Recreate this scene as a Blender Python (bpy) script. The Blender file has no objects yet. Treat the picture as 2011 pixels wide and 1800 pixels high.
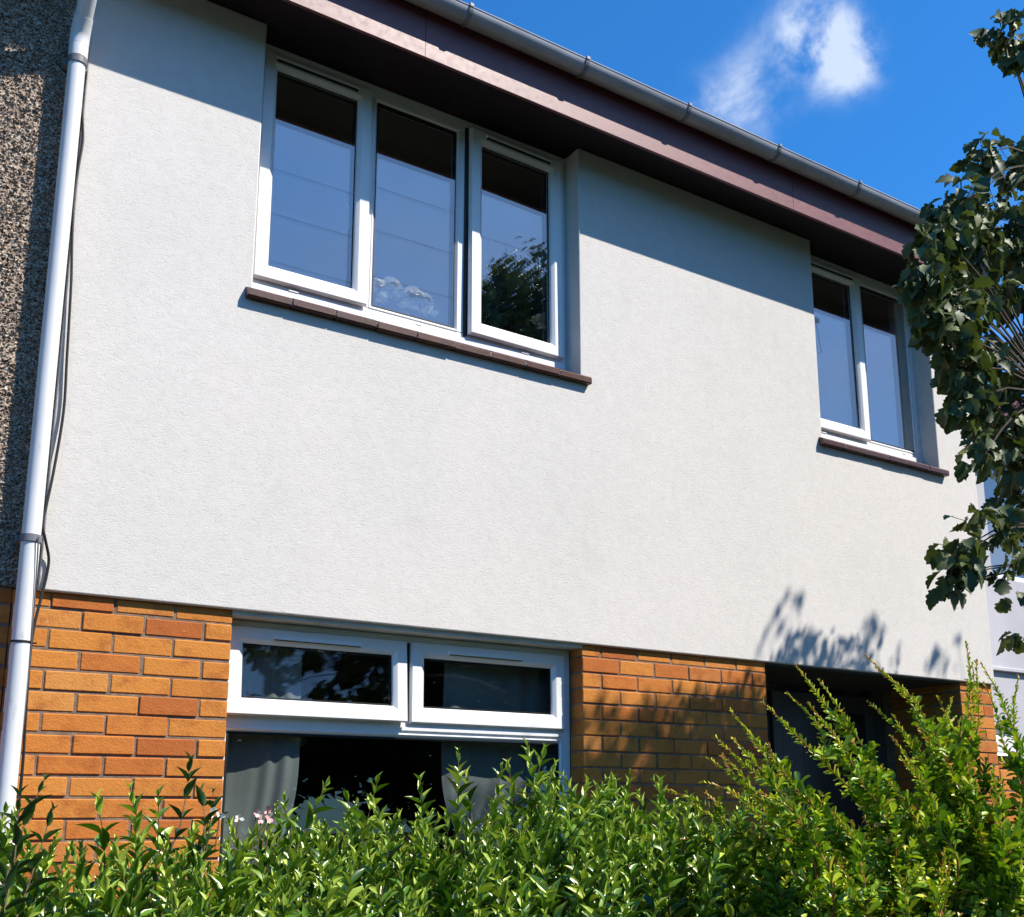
import bpy, bmesh, math, random
import numpy as np
from mathutils import Vector, Matrix, noise

# ------------------------------------------------------------------ scene, camera, light
S = bpy.context.scene
COL = S.collection
R = math.radians
cam_d = bpy.data.cameras.new("camera")
cam = bpy.data.objects.new("camera", cam_d)
COL.objects.link(cam)
S.camera = cam
cam_d.sensor_fit = 'HORIZONTAL'
cam_d.sensor_width = 36.0
cam_d.lens = 39.714
cam_d.shift_x = -58.24 / 2011
cam_d.shift_y = 202.02 / 2011
cam_d.clip_start = 0.05
cam_d.clip_end = 2000
cr = Vector((0.82565839, -0.5641533, -0.00439064))
cu = Vector((-0.12007568, -0.18332854, 0.97569077))
cf = Vector((0.55124409, 0.80506006, 0.21910784))
M = Matrix(((cr.x, cu.x, -cf.x), (cr.y, cu.y, -cf.y), (cr.z, cu.z, -cf.z))).to_4x4()
M.translation = Vector((-1.4851, -4.3414, 1.4568))
cam.matrix_world = M

SUN = Vector((0.83, -1.0, 1.55)).normalized()
S.view_settings.view_transform = 'Standard'
S.view_settings.look = 'None'
S.view_settings.exposure = 0.67
S.view_settings.gamma = 1.0
S.cycles.max_bounces = 8
S.cycles.transparent_max_bounces = 16
S.cycles.caustics_reflective = False
S.cycles.caustics_refractive = False

W = bpy.data.worlds.new("World")
S.world = W
W.use_nodes = True
wn, wl = W.node_tree.nodes, W.node_tree.links
bg = wn['Background']
sky = wn.new('ShaderNodeTexSky')
sky.sky_type = 'NISHITA'
sky.sun_disc = False
sky.sun_elevation = math.asin(SUN.z)
sky.sun_rotation = math.atan2(SUN.x, SUN.y)
sky.air_density = 1.0
sky.dust_density = 0.3
sky.ozone_density = 2.5
tint = wn.new('ShaderNodeMix'); tint.data_type = 'RGBA'; tint.blend_type = 'MULTIPLY'
tint.inputs[0].default_value = 1.0
tint.inputs[7].default_value = (0.44, 1.60, 2.60, 1)
wl.new(sky.outputs[0], tint.inputs[6])
tc = wn.new('ShaderNodeTexCoord')


def wmath(op, a, b=None):
    n = wn.new('ShaderNodeMath'); n.operation = op
    for i, v in enumerate((a, b)):
        if v is None: continue
        if isinstance(v, (int, float)): n.inputs[i].default_value = v
        else: wl.new(v, n.inputs[i])
    return n.outputs[0]


nz = wn.new('ShaderNodeTexNoise'); nz.inputs['Scale'].default_value = 19.0
nz.inputs['Detail'].default_value = 7; nz.inputs['Roughness'].default_value = 0.58
nz.inputs['Distortion'].default_value = 0.25
wl.new(tc.outputs['Generated'], nz.inputs['Vector'])
nrm = wn.new('ShaderNodeVectorMath'); nrm.operation = 'NORMALIZE'
wl.new(tc.outputs['Generated'], nrm.inputs[0])
# small fair weather clouds, each a soft blob about one direction of the sky
blobs = [((0.6155, 0.5150, 0.5975), 0.031, 1.0), ((0.628, 0.5110, 0.5860), 0.032, .80), ((0.6395, 0.5095, 0.5755), 0.029, .80), ((0.600, 0.5260, 0.6020), 0.022, .5),
         ((0.6460, 0.502, 0.5750), 0.026, .5), ((0.598, 0.541, 0.592), 0.030, .40), ((0.5835, 0.584, 0.5645), 0.032, .75), ((0.594, 0.579, 0.559), 0.030, .5), ((0.600, 0.579, 0.551), 0.034, .32),
         ((0.80, 0.44, 0.40), 0.10, .5)]
acc = None
for (d, r, w) in blobs:
    dv = Vector(d).normalized()
    dn = wn.new('ShaderNodeVectorMath'); dn.operation = 'DISTANCE'
    dn.inputs[1].default_value = dv
    wl.new(nrm.outputs[0], dn.inputs[0])
    q = wmath('DIVIDE', dn.outputs['Value'], r)
    q = wmath('MULTIPLY', wmath('MULTIPLY', q, q), -1.0)
    g = wmath('MULTIPLY', wmath('EXPONENT', q), w)
    acc = g if acc is None else wmath('ADD', acc, g)
dens = wmath('MULTIPLY', acc, wmath('ADD', wmath('MULTIPLY', wmath('SUBTRACT', nz.outputs['Fac'], 0.5), 5.0), 0.95))
ramp = wn.new('ShaderNodeMapRange'); ramp.interpolation_type = 'SMOOTHSTEP'
ramp.inputs['From Min'].default_value = 0.05; ramp.inputs['From Max'].default_value = 2.4
ramp.inputs['To Max'].default_value = 0.80
wl.new(dens, ramp.inputs['Value'])
cm = wn.new('ShaderNodeMix'); cm.data_type = 'RGBA'
wl.new(ramp.outputs[0], cm.inputs[0]); wl.new(tint.outputs[2], cm.inputs[6])
cm.inputs[7].default_value = (9.4, 10.6, 12.6, 1)
# thin cloud veil out of view, added to whiten shade and pane reflections
dt = wn.new('ShaderNodeVectorMath'); dt.operation = 'DOT_PRODUCT'
dt.inputs[1].default_value = Vector((0.74, -0.64, 0.18)).normalized()
wl.new(nrm.outputs[0], dt.inputs[0])
vr = wn.new('ShaderNodeMapRange'); vr.interpolation_type = 'SMOOTHSTEP'
vr.inputs['From Min'].default_value = 0.36; vr.inputs['From Max'].default_value = 1.0
vr.inputs['To Max'].default_value = 0.48
wl.new(dt.outputs['Value'], vr.inputs['Value'])
vn = wn.new('ShaderNodeTexNoise'); vn.inputs['Scale'].default_value = 3.0; vn.inputs['Detail'].default_value = 5
vmp = wn.new('ShaderNodeMapping'); vmp.inputs['Scale'].default_value = (1, 1, 3)
wl.new(tc.outputs['Generated'], vmp.inputs['Vector']); wl.new(vmp.outputs[0], vn.inputs['Vector'])
vf = wmath('MINIMUM', wmath('MULTIPLY', vr.outputs[0], wmath('ADD', vn.outputs['Fac'], 0.5)), 0.9)
vm = wn.new('ShaderNodeMix'); vm.data_type = 'RGBA'
wl.new(vf, vm.inputs[0]); wl.new(cm.outputs[2], vm.inputs[6])
vm.inputs[7].default_value = (6.6, 7.0, 8.4, 1)
wl.new(vm.outputs[2], bg.inputs['Color'])
bg.inputs['Strength'].default_value = 0.055

sd = bpy.data.lights.new("sun", 'SUN')
sd.energy = 4.9
sd.angle = R(0.53)
sd.color = (1.0, 0.93, 0.83)
sun = bpy.data.objects.new("sun", sd)
COL.objects.link(sun)
sun.rotation_euler = SUN.to_track_quat('Z', 'Y').to_euler()
sun.location = (8, -10, 15)


# ------------------------------------------------------------------ materials
class NT:
    def __init__(s, name):
        s.m = bpy.data.materials.new(name); s.m.use_nodes = True
        s.n = s.m.node_tree.nodes; s.l = s.m.node_tree.links
        s.b = s.n['Principled BSDF']; s.out = s.n['Material Output']
        s._tc = None

    def tc(s):
        if not s._tc: s._tc = s.n.new('ShaderNodeTexCoord')
        return s._tc.outputs['Object']

    def map(s, scale, rot=(0, 0, 0)):
        m = s.n.new('ShaderNodeMapping'); m.inputs['Scale'].default_value = scale
        m.inputs['Rotation'].default_value = rot
        s.l.new(s.tc(), m.inputs['Vector']); return m.outputs[0]

    def noise(s, scale, detail=4, rough=.5, vec=None, dist=0):
        n = s.n.new('ShaderNodeTexNoise'); n.inputs['Scale'].default_value = scale
        n.inputs['Detail'].default_value = detail; n.inputs['Roughness'].default_value = rough
        n.inputs['Distortion'].default_value = dist
        s.l.new(vec or s.tc(), n.inputs['Vector']); return n.outputs['Fac']

    def vor(s, scale, vec=None, feature='F1', out='Distance'):
        n = s.n.new('ShaderNodeTexVoronoi'); n.inputs['Scale'].default_value = scale
        n.feature = feature
        s.l.new(vec or s.tc(), n.inputs['Vector']); return n.outputs[out]

    def ramp(s, fac, stops, interp='LINEAR'):
        n = s.n.new('ShaderNodeValToRGB'); n.color_ramp.interpolation = interp
        e = n.color_ramp.elements
        while len(e) < len(stops): e.new(.5)
        for i, (p, c) in enumerate(stops):
            e[i].position = p; e[i].color = (c[0], c[1], c[2], 1)
        s.l.new(fac, n.inputs[0]); return n.outputs[0]

    def mix(s, fac, a, b, mode='MIX'):
        n = s.n.new('ShaderNodeMix'); n.data_type = 'RGBA'; n.blend_type = mode
        for i, v in ((0, fac), (6, a), (7, b)):
            if isinstance(v, (int, float)): n.inputs[i].default_value = v
            elif isinstance(v, tuple): n.inputs[i].default_value = (*v, 1)
            else: s.l.new(v, n.inputs[i])
        return n.outputs[2]

    def math(s, op, a, b=0.0):
        n = s.n.new('ShaderNodeMath'); n.operation = op
        for i, v in enumerate((a, b)):
            if isinstance(v, (int, float)): n.inputs[i].default_value = v
            else: s.l.new(v, n.inputs[i])
        return n.outputs[0]

    def attr(s, name='rnd'):
        n = s.n.new('ShaderNodeAttribute'); n.attribute_name = name
        return n.outputs['Fac']

    def bump(s, h, strength, dist):
        n = s.n.new('ShaderNodeBump'); n.inputs['Strength'].default_value = strength
        n.inputs['Distance'].default_value = dist
        s.l.new(h, n.inputs['Height']); s.l.new(n.outputs[0], s.b.inputs['Normal']); return n

    def set(s, color=None, rough=None, spec=None, metal=None):
        if color is not None:
            if isinstance(color, tuple): s.b.inputs['Base Color'].default_value = (*color, 1)
            else: s.l.new(color, s.b.inputs['Base Color'])
        if rough is not None:
            if isinstance(rough, (int, float)): s.b.inputs['Roughness'].default_value = rough
            else: s.l.new(rough, s.b.inputs['Roughness'])
        if spec is not None: s.b.inputs['Specular IOR Level'].default_value = spec
        if metal is not None: s.b.inputs['Metallic'].default_value = metal
        return s


def mat_render():
    t = NT('white_render')
    c1 = t.noise(1.1, 3, .5)
    col = t.ramp(c1, [(.3, (.605, .585, .555)), (.7, (.66, .62, .59))])
    fine = t.noise(26, 4, .6)
    col = t.mix(.18, col, t.ramp(fine, [(.35, (.53, .515, .49)), (.65, (.71, .695, .665))]))
    # faint rain streaks
    st = t.noise(7, 3, .6, t.map((1, 1, .08)))
    col = t.mix(t.ramp(st, [(.55, (0, 0, 0)), (.8, (.05, .05, .05))]), col, (.36, .35, .32))
    gr = t.noise(3.2, 6, .7)
    col = t.mix(t.ramp(gr, [(.56, (0, 0, 0)), (.8, (.22, .22, .22))]), col, (.40, .385, .35))
    t.set(col, .88, .25)
    # trowelled texture: short scratchy pits and little worm lines
    a = t.noise(120, 3, .6, t.map((.7, 1, 1.2), (0, .5, 0)), 1.2)
    b = t.vor(85, t.map((.5, 1, 1.35), (0, -.5, 0)), 'DISTANCE_TO_EDGE')
    bm_ = t.ramp(b, [(0, (0, 0, 0)), (.12, (1, 1, 1))])
    gate = t.ramp(t.noise(30, 2, .5), [(.44, (0, 0, 0)), (.56, (1, 1, 1))])
    h = t.mix(gate, (1., 1., 1.), bm_)
    h2 = t.math('ADD', t.math('MULTIPLY', t.ramp(a, [(.34, (0, 0, 0)), (.47, (1, 1, 1))]), .9), t.math('MULTIPLY', h, .35))
    h3 = t.math('ADD', h2, t.math('MULTIPLY', t.noise(9, 3, .5), .5))
    t.bump(h3, .40, .0026)
    return t.m


def mat_roughcast():
    t = NT('roughcast')
    c = t.vor(170, None, 'F1', 'Color')
    sep = t.n.new('ShaderNodeSeparateColor'); t.l.new(c, sep.inputs[0])
    col = t.ramp(sep.outputs[0], [(0, (.06, .05, .04)), (.3, (.22, .165, .125)), (.5, (.48, .40, .31)), (.72, (.32, .20, .14)), (.9, (.62, .55, .46))])
    col = t.mix(t.ramp(t.noise(60, 3, .6), [(.45, (.0, .0, .0)), (.7, (.6, .6, .6))]), col, (.11, .09, .075))
    t.set(col, .95, .2)
    t.bump(t.math('ADD', t.vor(115), t.noise(200, 2)), .6, .004)
    return t.m


def mat_brick():
    t = NT('orange_brick')
    r = t.attr('rnd')
    base = t.ramp(r, [(0, (.52, .185, .032)), (.40, (.60, .228, .040)), (.65, (.53, .165, .030)), (.85, (.40, .105, .024)), (1, (.62, .265, .060))])
    blot = t.noise(9, 4, .6, t.map((1, 1, 1.3)))
    col = t.mix(t.ramp(blot, [(.50, (0, 0, 0)), (.72, (.85, .85, .85))]), base, (.33, .085, .015))
    col = t.mix(t.ramp(t.noise(60, 4, .7), [(.3, (.35, .35, .35)), (.6, (0, 0, 0))]), col, (.34, .15, .05))
    pale = t.noise(23, 3, .6)
    col = t.mix(t.ramp(pale, [(.68, (0, 0, 0)), (.80, (.45, .45, .45))]), col, (.66, .47, .30))
    t.set(col, .86, .25)
    t.bump(t.math('ADD', t.noise(120, 4, .65), t.math('MULTIPLY', t.noise(22, 5, .7), 1.2)), .55, .0045)
    return t.m


def simple(name, color, rough=.6, spec=.4, bump=None, var=0, varscale=8, metal=0.0):
    t = NT(name)
    if var:
        dk = tuple(max(0, c * (1 - var)) for c in color)
        col = t.ramp(t.noise(varscale, 5, .6), [(.35, dk), (.65, color)])
    else:
        col = color
    t.set(col, rough, spec, metal)
    if bump: t.bump(t.noise(bump[0], 4, .6), bump[1], bump[2])
    return t.m


def mat_upvc():
    t = NT('white_upvc')
    col = t.ramp(t.noise(5, 4, .6), [(.3, (.77, .775, .78)), (.7, (.82, .82, .825))])
    g = t.ramp(t.noise(30, 5, .75), [(.62, (0, 0, 0)), (.8, (.25, .25, .25))])
    t.set(t.mix(g, col, (.50, .49, .46)), .33, .5)
    return t.m


def mat_pipe():
    t = NT('pipe_grey_plastic')
    v = t.map((1, 1, .25))
    col = t.ramp(t.noise(9, 4, .6, v), [(.3, (.62, .63, .645)), (.7, (.73, .735, .75))])
    g = t.ramp(t.noise(38, 5, .7, v), [(.60, (0, 0, 0)), (.72, (.7, .7, .7))])
    t.set(t.mix(g, col, (.34, .34, .34)), .38, .5)
    t.bump(t.noise(20, 3), .08, .002)
    return t.m


def mat_gutter():
    t = NT('gutter_grey_plastic')
    v = t.map((.25, 1, 1))
    col = t.ramp(t.noise(14, 4, .6, v), [(.3, (.22, .23, .265)), (.7, (.36, .375, .42))])
    dirt = t.ramp(t.noise(26, 5, .7, t.map((.3, 1, 1))), [(.55, (0, 0, 0)), (.7, (.55, .55, .55))])
    spk = t.ramp(t.noise(70, 3, .6), [(.70, (0, 0, 0)), (.74, (.8, .8, .8))])
    col = t.mix(dirt, col, (.22, .20, .17))
    t.set(t.mix(spk, col, (.07, .06, .05)), .42, .45)
    return t.m


def mat_fascia():
    t = NT('maroon_paint')
    col = t.ramp(t.noise(6, 4, .6, t.map((.4, 1, 1))), [(.3, (.135, .036, .045)), (.7, (.18, .050, .058))])
    chips = t.ramp(t.noise(90, 4, .7, t.map((.5, 1, 1))), [(.70, (0, 0, 0)), (.73, (.8, .8, .8))])
    t.set(t.mix(chips, col, (.55, .40, .38)), t.ramp(t.noise(30, 3), [(.3, (.38, .38, .38)), (.7, (.5, .5, .5))]), .6)
    a = t.noise(130, 4, .65, t.map((.5, 1, 1.2)), .8)
    t.bump(a, .22, .0016)
    return t.m


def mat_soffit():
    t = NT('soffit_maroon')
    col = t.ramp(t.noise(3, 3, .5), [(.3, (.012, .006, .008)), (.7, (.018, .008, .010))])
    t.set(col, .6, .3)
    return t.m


def mat_glass(refl, tintc, k=1.6):
    t = NT('window_glass')
    t.n.remove(t.b)
    tr = t.n.new('ShaderNodeBsdfTransparent'); tr.inputs[0].default_value = (*tintc, 1)
    gl = t.n.new('ShaderNodeBsdfGlossy'); gl.inputs['Roughness'].default_value = 0.0
    gl.inputs['Color'].default_value = (.93, .96, 1, 1)
    nb = t.n.new('ShaderNodeBump'); nb.inputs['Strength'].default_value = .04; nb.inputs['Distance'].default_value = .002
    t.l.new(t.noise(2.2, 2), nb.inputs['Height']); t.l.new(nb.outputs[0], gl.inputs['Normal'])
    lw = t.n.new('ShaderNodeLayerWeight'); lw.inputs['Blend'].default_value = .5
    sch = t.math('ADD', t.math('MULTIPLY', t.math('POWER', lw.outputs['Facing'], 5.0), .96), .04)
    f = t.math('ADD', t.math('MULTIPLY', sch, k), refl)
    smr = t.math('MULTIPLY', t.noise(3, 4, .6), .05)
    f = t.math('MINIMUM', t.math('ADD', f, smr), .95)
    mx = t.n.new('ShaderNodeMixShader')
    t.l.new(f, mx.inputs[0]); t.l.new(tr.outputs[0], mx.inputs[1]); t.l.new(gl.outputs[0], mx.inputs[2])
    t.l.new(mx.outputs[0], t.out.inputs[0])
    return t.m


def mat_leaf(name, dark, mid, light, trans=.35, rough=.38, spec=.5, odd=None, odd_at=.97):
    t = NT(name)
    r = t.attr('rnd')
    stops = [(0, dark), (.45, mid), (.9, light)]
    if odd: stops += [(odd_at, odd)]
    col = t.ramp(r, stops)
    col = t.mix(t.ramp(t.noise(60, 3), [(.35, (.22, .22, .22)), (.65, (0, 0, 0))]), col, tuple(c * .55 for c in dark))
    t.set(col, rough, spec)
    tl = t.n.new('ShaderNodeBsdfTranslucent')
    tcol = t.mix(1.0, col, (1.25, 1.35, .5), 'MULTIPLY')
    t.l.new(tcol, tl.inputs[0])
    mx = t.n.new('ShaderNodeMixShader'); mx.inputs[0].default_value = trans
    t.l.new(t.b.outputs[0], mx.inputs[1]); t.l.new(tl.outputs[0], mx.inputs[2])
    t.l.new(mx.outputs[0], t.out.inputs[0])
    return t.m


M_RENDER = mat_render(); M_ROUGH = mat_roughcast(); M_BRICK = mat_brick()
M_MORTAR = simple('mortar', (.27, .19, .14), .95, .1, (150, .6, .004), .35, 30)
M_UPVC = mat_upvc(); M_PIPE = mat_pipe(); M_GUT = mat_gutter(); M_FASCIA = mat_fascia(); M_SOFFIT = mat_soffit()
M_GLASS = mat_glass(.17, (.95, .97, .96)); M_GLASS_LOW = mat_glass(-.015, (.95, .97, .96), 1.0)
M_BLACK = simple('black_rubber_and_gap', (.012, .012, .013), .5, .4)
M_CABLE = simple('black_cable', (.014, .014, .015), .45, .5)
M_TILE = simple('brown_sill_tile', (.085, .028, .018), .38, .5, (60, .3, .002), .45, 18)
M_SILLMORT = simple('sill_mortar', (.42, .37, .32), .9, .1, (90, .5, .003), .3, 40)
M_ROOFT = simple('roof_tile', (.10, .075, .065), .85, .2, (40, .5, .01), .4, 6)
M_ROOM = simple('room_wall', (.20, .19, .17), .9, .1)
M_CURT = simple('curtain_cloth', (.17, .19, .19), .9, .1, (300, .3, .001), .12, 4)
M_CONC = simple('soffit_board', (.60, .58, .52), .8, .2, (40, .2, .002), .25, 6)
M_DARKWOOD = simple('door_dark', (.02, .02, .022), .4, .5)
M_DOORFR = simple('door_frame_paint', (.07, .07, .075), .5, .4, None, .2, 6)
M_NBWALL = simple('grey_render', (.50, .50, .545), .9, .2, (90, .4, .003), .12, 2)
M_GRASS = simple('grass', (.032, .055, .014), .95, .1, (60, .8, .03), .5, 12)
M_SLAB = simple('paving', (.13, .125, .115), .9, .2, (30, .4, .01), .3, 5)
M_ROAD = simple('asphalt', (.05, .05, .052), .9, .2, (80, .6, .01), .3, 20)
M_METER = simple('cabinet_white', (.80, .80, .78), .45, .5, None, .06, 6)
M_METERF = simple('cabinet_frame', (.12, .13, .14), .5, .4)
M_WOODPOLE = simple('pole_wood', (.13, .09, .06), .9, .1, (30, .5, .01), .4, 12)
M_VASE = simple('vase_ceramic', (.55, .52, .48), .3, .5)
M_BOARD = simple('window_board', (.7, .69, .66), .5, .4)


def mat_bark(name, a, b):
    t = NT(name)
    t.set(t.ramp(t.noise(40, 5, .7), [(.3, a), (.7, b)]), .85, .2)
    t.bump(t.noise(90, 4, .7), .5, .004)
    return t.m


M_BARK = mat_bark('tree_bark', (.035, .028, .022), (.11, .09, .07))
M_STEMG = mat_bark('hedge_stem', (.10, .055, .035), (.16, .13, .055))
M_STEMR = mat_bark('bush_stem', (.30, .085, .03), (.36, .20, .06))
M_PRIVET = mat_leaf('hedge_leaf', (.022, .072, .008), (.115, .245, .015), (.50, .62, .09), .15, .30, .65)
M_BARB = mat_leaf('bush_leaf', (.035, .10, .008), (.21, .36, .016), (.64, .70, .04), .20, .36, .45, (.55, .30, .06), .985)
M_TREEL = mat_leaf('tree_leaf', (.040, .062, .022), (.080, .108, .040), (.18, .21, .08), .18, .5, .3, (.20, .22, .045), .97)
M_FARL = mat_leaf('far_leaf', (.018, .038, .010), (.03, .06, .015), (.05, .09, .022), .2, .6, .2)
M_PETALW = simple('petal_white', (.90, .88, .84), .6, .2, None, .12, 60)
M_PETALP = simple('petal_pink', (.80, .42, .40), .6, .2, None, .3, 60)


# ------------------------------------------------------------------ building helpers
def link(o, parent=None, label=None, cat=None, group=None, kind=None):
    COL.objects.link(o)
    if parent: o.parent = parent
    if label: o['label'] = label
    if cat: o['category'] = cat
    if group: o['group'] = group
    if kind: o['kind'] = kind
    return o


def thing(name, label, cat, group=None, loc=(0, 0, 0)):
    o = bpy.data.objects.new(name, None)
    o.empty_display_size = .2
    o.location = loc
    return link(o, None, label, cat, group)


class MB:
    def __init__(s): s.v = []; s.f = []; s.mi = []; s.r = []; s.cur = 0; s.rnd = 0.

    def add(s, verts, faces, mi=None, rnd=None):
        o = len(s.v); s.v += [tuple(p) for p in verts]
        s.r += [s.rnd if rnd is None else rnd] * len(verts)
        for f in faces:
            s.f.append(tuple(i + o for i in f)); s.mi.append(s.cur if mi is None else mi)

    def box(s, x0, x1, y0, y1, z0, z1, c=0.0, mi=None, rnd=None):
        """box with chamfered edges (c = chamfer)"""
        if c <= 0:
            P = [(x0, y0, z0), (x1, y0, z0), (x1, y1, z0), (x0, y1, z0), (x0, y0, z1), (x1, y0, z1), (x1, y1, z1), (x0, y1, z1)]
            s.add(P, [(0, 3, 2, 1), (4, 5, 6, 7), (0, 1, 5, 4), (1, 2, 6, 5), (2, 3, 7, 6), (3, 0, 4, 7)], mi, rnd); return
        xs, ys, zs = (x0, x1), (y0, y1), (z0, z1)
        V = []; idx = {}
        for i in (0, 1):
            for j in (0, 1):
                for k in (0, 1):
                    sx, sy, sz = (1, -1)[i], (1, -1)[j], (1, -1)[k]
                    for a in range(3):
                        p = [xs[i], ys[j], zs[k]]
                        for ax, sg in ((0, sx), (1, sy), (2, sz)):
                            if ax != a: p[ax] += sg * c
                        idx[(i, j, k, a)] = len(V); V.append(p)
        F = []
        for i in (0, 1): F.append([idx[(i, 0, 0, 0)], idx[(i, 1, 0, 0)], idx[(i, 1, 1, 0)], idx[(i, 0, 1, 0)]][::(1 if i else -1)])
        for j in (0, 1): F.append([idx[(0, j, 0, 1)], idx[(1, j, 0, 1)], idx[(1, j, 1, 1)], idx[(0, j, 1, 1)]][::(-1 if j else 1)])
        for k in (0, 1): F.append([idx[(0, 0, k, 2)], idx[(1, 0, k, 2)], idx[(1, 1, k, 2)], idx[(0, 1, k, 2)]][::(1 if k else -1)])
        for j in (0, 1):
            for k in (0, 1): F.append([idx[(0, j, k, 1)], idx[(1, j, k, 1)], idx[(1, j, k, 2)], idx[(0, j, k, 2)]])
        for i in (0, 1):
            for k in (0, 1): F.append([idx[(i, 0, k, 0)], idx[(i, 1, k, 0)], idx[(i, 1, k, 2)], idx[(i, 0, k, 2)]])
        for i in (0, 1):
            for j in (0, 1): F.append([idx[(i, j, 0, 0)], idx[(i, j, 1, 0)], idx[(i, j, 1, 1)], idx[(i, j, 0, 1)]])
        for i in (0, 1):
            for j in (0, 1):
                for k in (0, 1): F.append([idx[(i, j, k, 0)], idx[(i, j, k, 1)], idx[(i, j, k, 2)]])
        s.add(V, F, mi, rnd)

    def ring(s, x0, x1, z0, z1, prof, mi=None):
        """sweep a profile [(inset, y)] round a rectangle in the XZ plane, mitred"""
        V = []
        for (t, y) in prof:
            V += [(x0 + t, y, z0 + t), (x1 - t, y, z0 + t), (x1 - t, y, z1 - t), (x0 + t, y, z1 - t)]
        F = []
        for k in range(len(prof) - 1):
            for c in range(4):
                a, b = k * 4 + c, k * 4 + (c + 1) % 4
                F.append((a, b, b + 4, a + 4))
        s.add(V, F, mi)

    def tube(s, pts, rad, n=12, cap=True, mi=None, rnd=None):
        pts = [Vector(p) for p in pts]
        if not isinstance(rad, (list, tuple)): rad = [rad] * len(pts)
        V = []; prev = None
        for i, p in enumerate(pts):
            d = (pts[min(i + 1, len(pts) - 1)] - pts[max(i - 1, 0)]).normalized()
            if prev is None:
                a = d.orthogonal().normalized()
            else:
                a = prev - d * prev.dot(d)
                a = a.normalized() if a.length > 1e-6 else d.orthogonal().normalized()
            prev = a; b = d.cross(a)
            for k in range(n):
                t = 2 * math.pi * k / n
                V.append(p + (a * math.cos(t) + b * math.sin(t)) * rad[i])
        F = []
        for i in range(len(pts) - 1):
            for k in range(n):
                a0 = i * n + k; a1 = i * n + (k + 1) % n
                F.append((a0, a1, a1 + n, a0 + n))
        if cap:
            F.append(tuple(range(n))[::-1]); F.append(tuple(range((len(pts) - 1) * n, len(pts) * n)))
        s.add(V, F, mi, rnd)

    def build(s, name, mats, parent=None, smooth=False, bevel=0, label=None, cat=None, group=None, kind=None, loc=None):
        me = bpy.data.meshes.new(name)
        vv = s.v
        if loc: vv = [(a - loc[0], b - loc[1], c - loc[2]) for a, b, c in vv]
        me.from_pydata(vv, [], s.f)
        if not isinstance(mats, (list, tuple)): mats = [mats]
        for m in mats: me.materials.append(m)
        me.polygons.foreach_set('material_index', s.mi)
        at = me.attributes.new('rnd', 'FLOAT', 'POINT'); at.data.foreach_set('value', s.r)
        bm_ = bmesh.new(); bm_.from_mesh(me)
        bmesh.ops.recalc_face_normals(bm_, faces=bm_.faces)
        bm_.to_mesh(me); bm_.free()
        if smooth:
            me.polygons.foreach_set('use_smooth', [True] * len(me.polygons))
            try: me.set_sharp_from_angle(angle=R(40))
            except Exception: pass
        o = bpy.data.objects.new(name, me)
        if loc: o.location = loc
        link(o, parent, label, cat, group, kind)
        if bevel:
            bv = o.modifiers.new('bevel', 'BEVEL'); bv.width = bevel; bv.segments = 3
            bv.limit_method = 'ANGLE'; bv.angle_limit = R(35)
            me.polygons.foreach_set('use_smooth', [True] * len(me.polygons))
            try: me.set_sharp_from_angle(angle=R(30))
            except Exception: pass
        return o


def wall_sheet(mb, x0, x1, z0, z1, holes, yf, yb, mi=None, step=None):
    """slab in XZ with rectangular holes; front at yf, back at yb"""
    xs = sorted({x0, x1, *[h[0] for h in holes], *[h[1] for h in holes]})
    zs = sorted({z0, z1, *[h[2] for h in holes], *[h[3] for h in holes]})
    xs = [x for x in xs if x0 <= x <= x1]; zs = [z for z in zs if z0 <= z <= z1]

    def solid(i, j):
        if i < 0 or j < 0 or i >= len(xs) - 1 or j >= len(zs) - 1: return False
        cx, cz = (xs[i] + xs[i + 1]) / 2, (zs[j] + zs[j + 1]) / 2
        return not any(h[0] < cx < h[1] and h[2] < cz < h[3] for h in holes)
    V = []; ix = {}

    def vid(i, j, k):
        if (i, j, k) not in ix:
            ix[(i, j, k)] = len(V); V.append((xs[i], (yf, yb)[k], zs[j]))
        return ix[(i, j, k)]
    F = []
    for i in range(len(xs) - 1):
        for j in range(len(zs) - 1):
            if not solid(i, j): continue
            F.append((vid(i, j, 0), vid(i + 1, j, 0), vid(i + 1, j + 1, 0), vid(i, j + 1, 0)))
            F.append((vid(i, j, 1), vid(i, j + 1, 1), vid(i + 1, j + 1, 1), vid(i + 1, j, 1)))
            if not solid(i - 1, j): F.append((vid(i, j, 0), vid(i, j + 1, 0), vid(i, j + 1, 1), vid(i, j, 1)))
            if not solid(i + 1, j): F.append((vid(i + 1, j, 0), vid(i + 1, j, 1), vid(i + 1, j + 1, 1), vid(i + 1, j + 1, 0)))
            if not solid(i, j - 1): F.append((vid(i, j, 0), vid(i, j, 1), vid(i + 1, j, 1), vid(i + 1, j, 0)))
            if not solid(i, j + 1): F.append((vid(i, j + 1, 0), vid(i + 1, j + 1, 0), vid(i + 1, j + 1, 1), vid(i, j + 1, 1)))
    mb.add(V, F, mi)


rb = random.Random(5)


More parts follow.
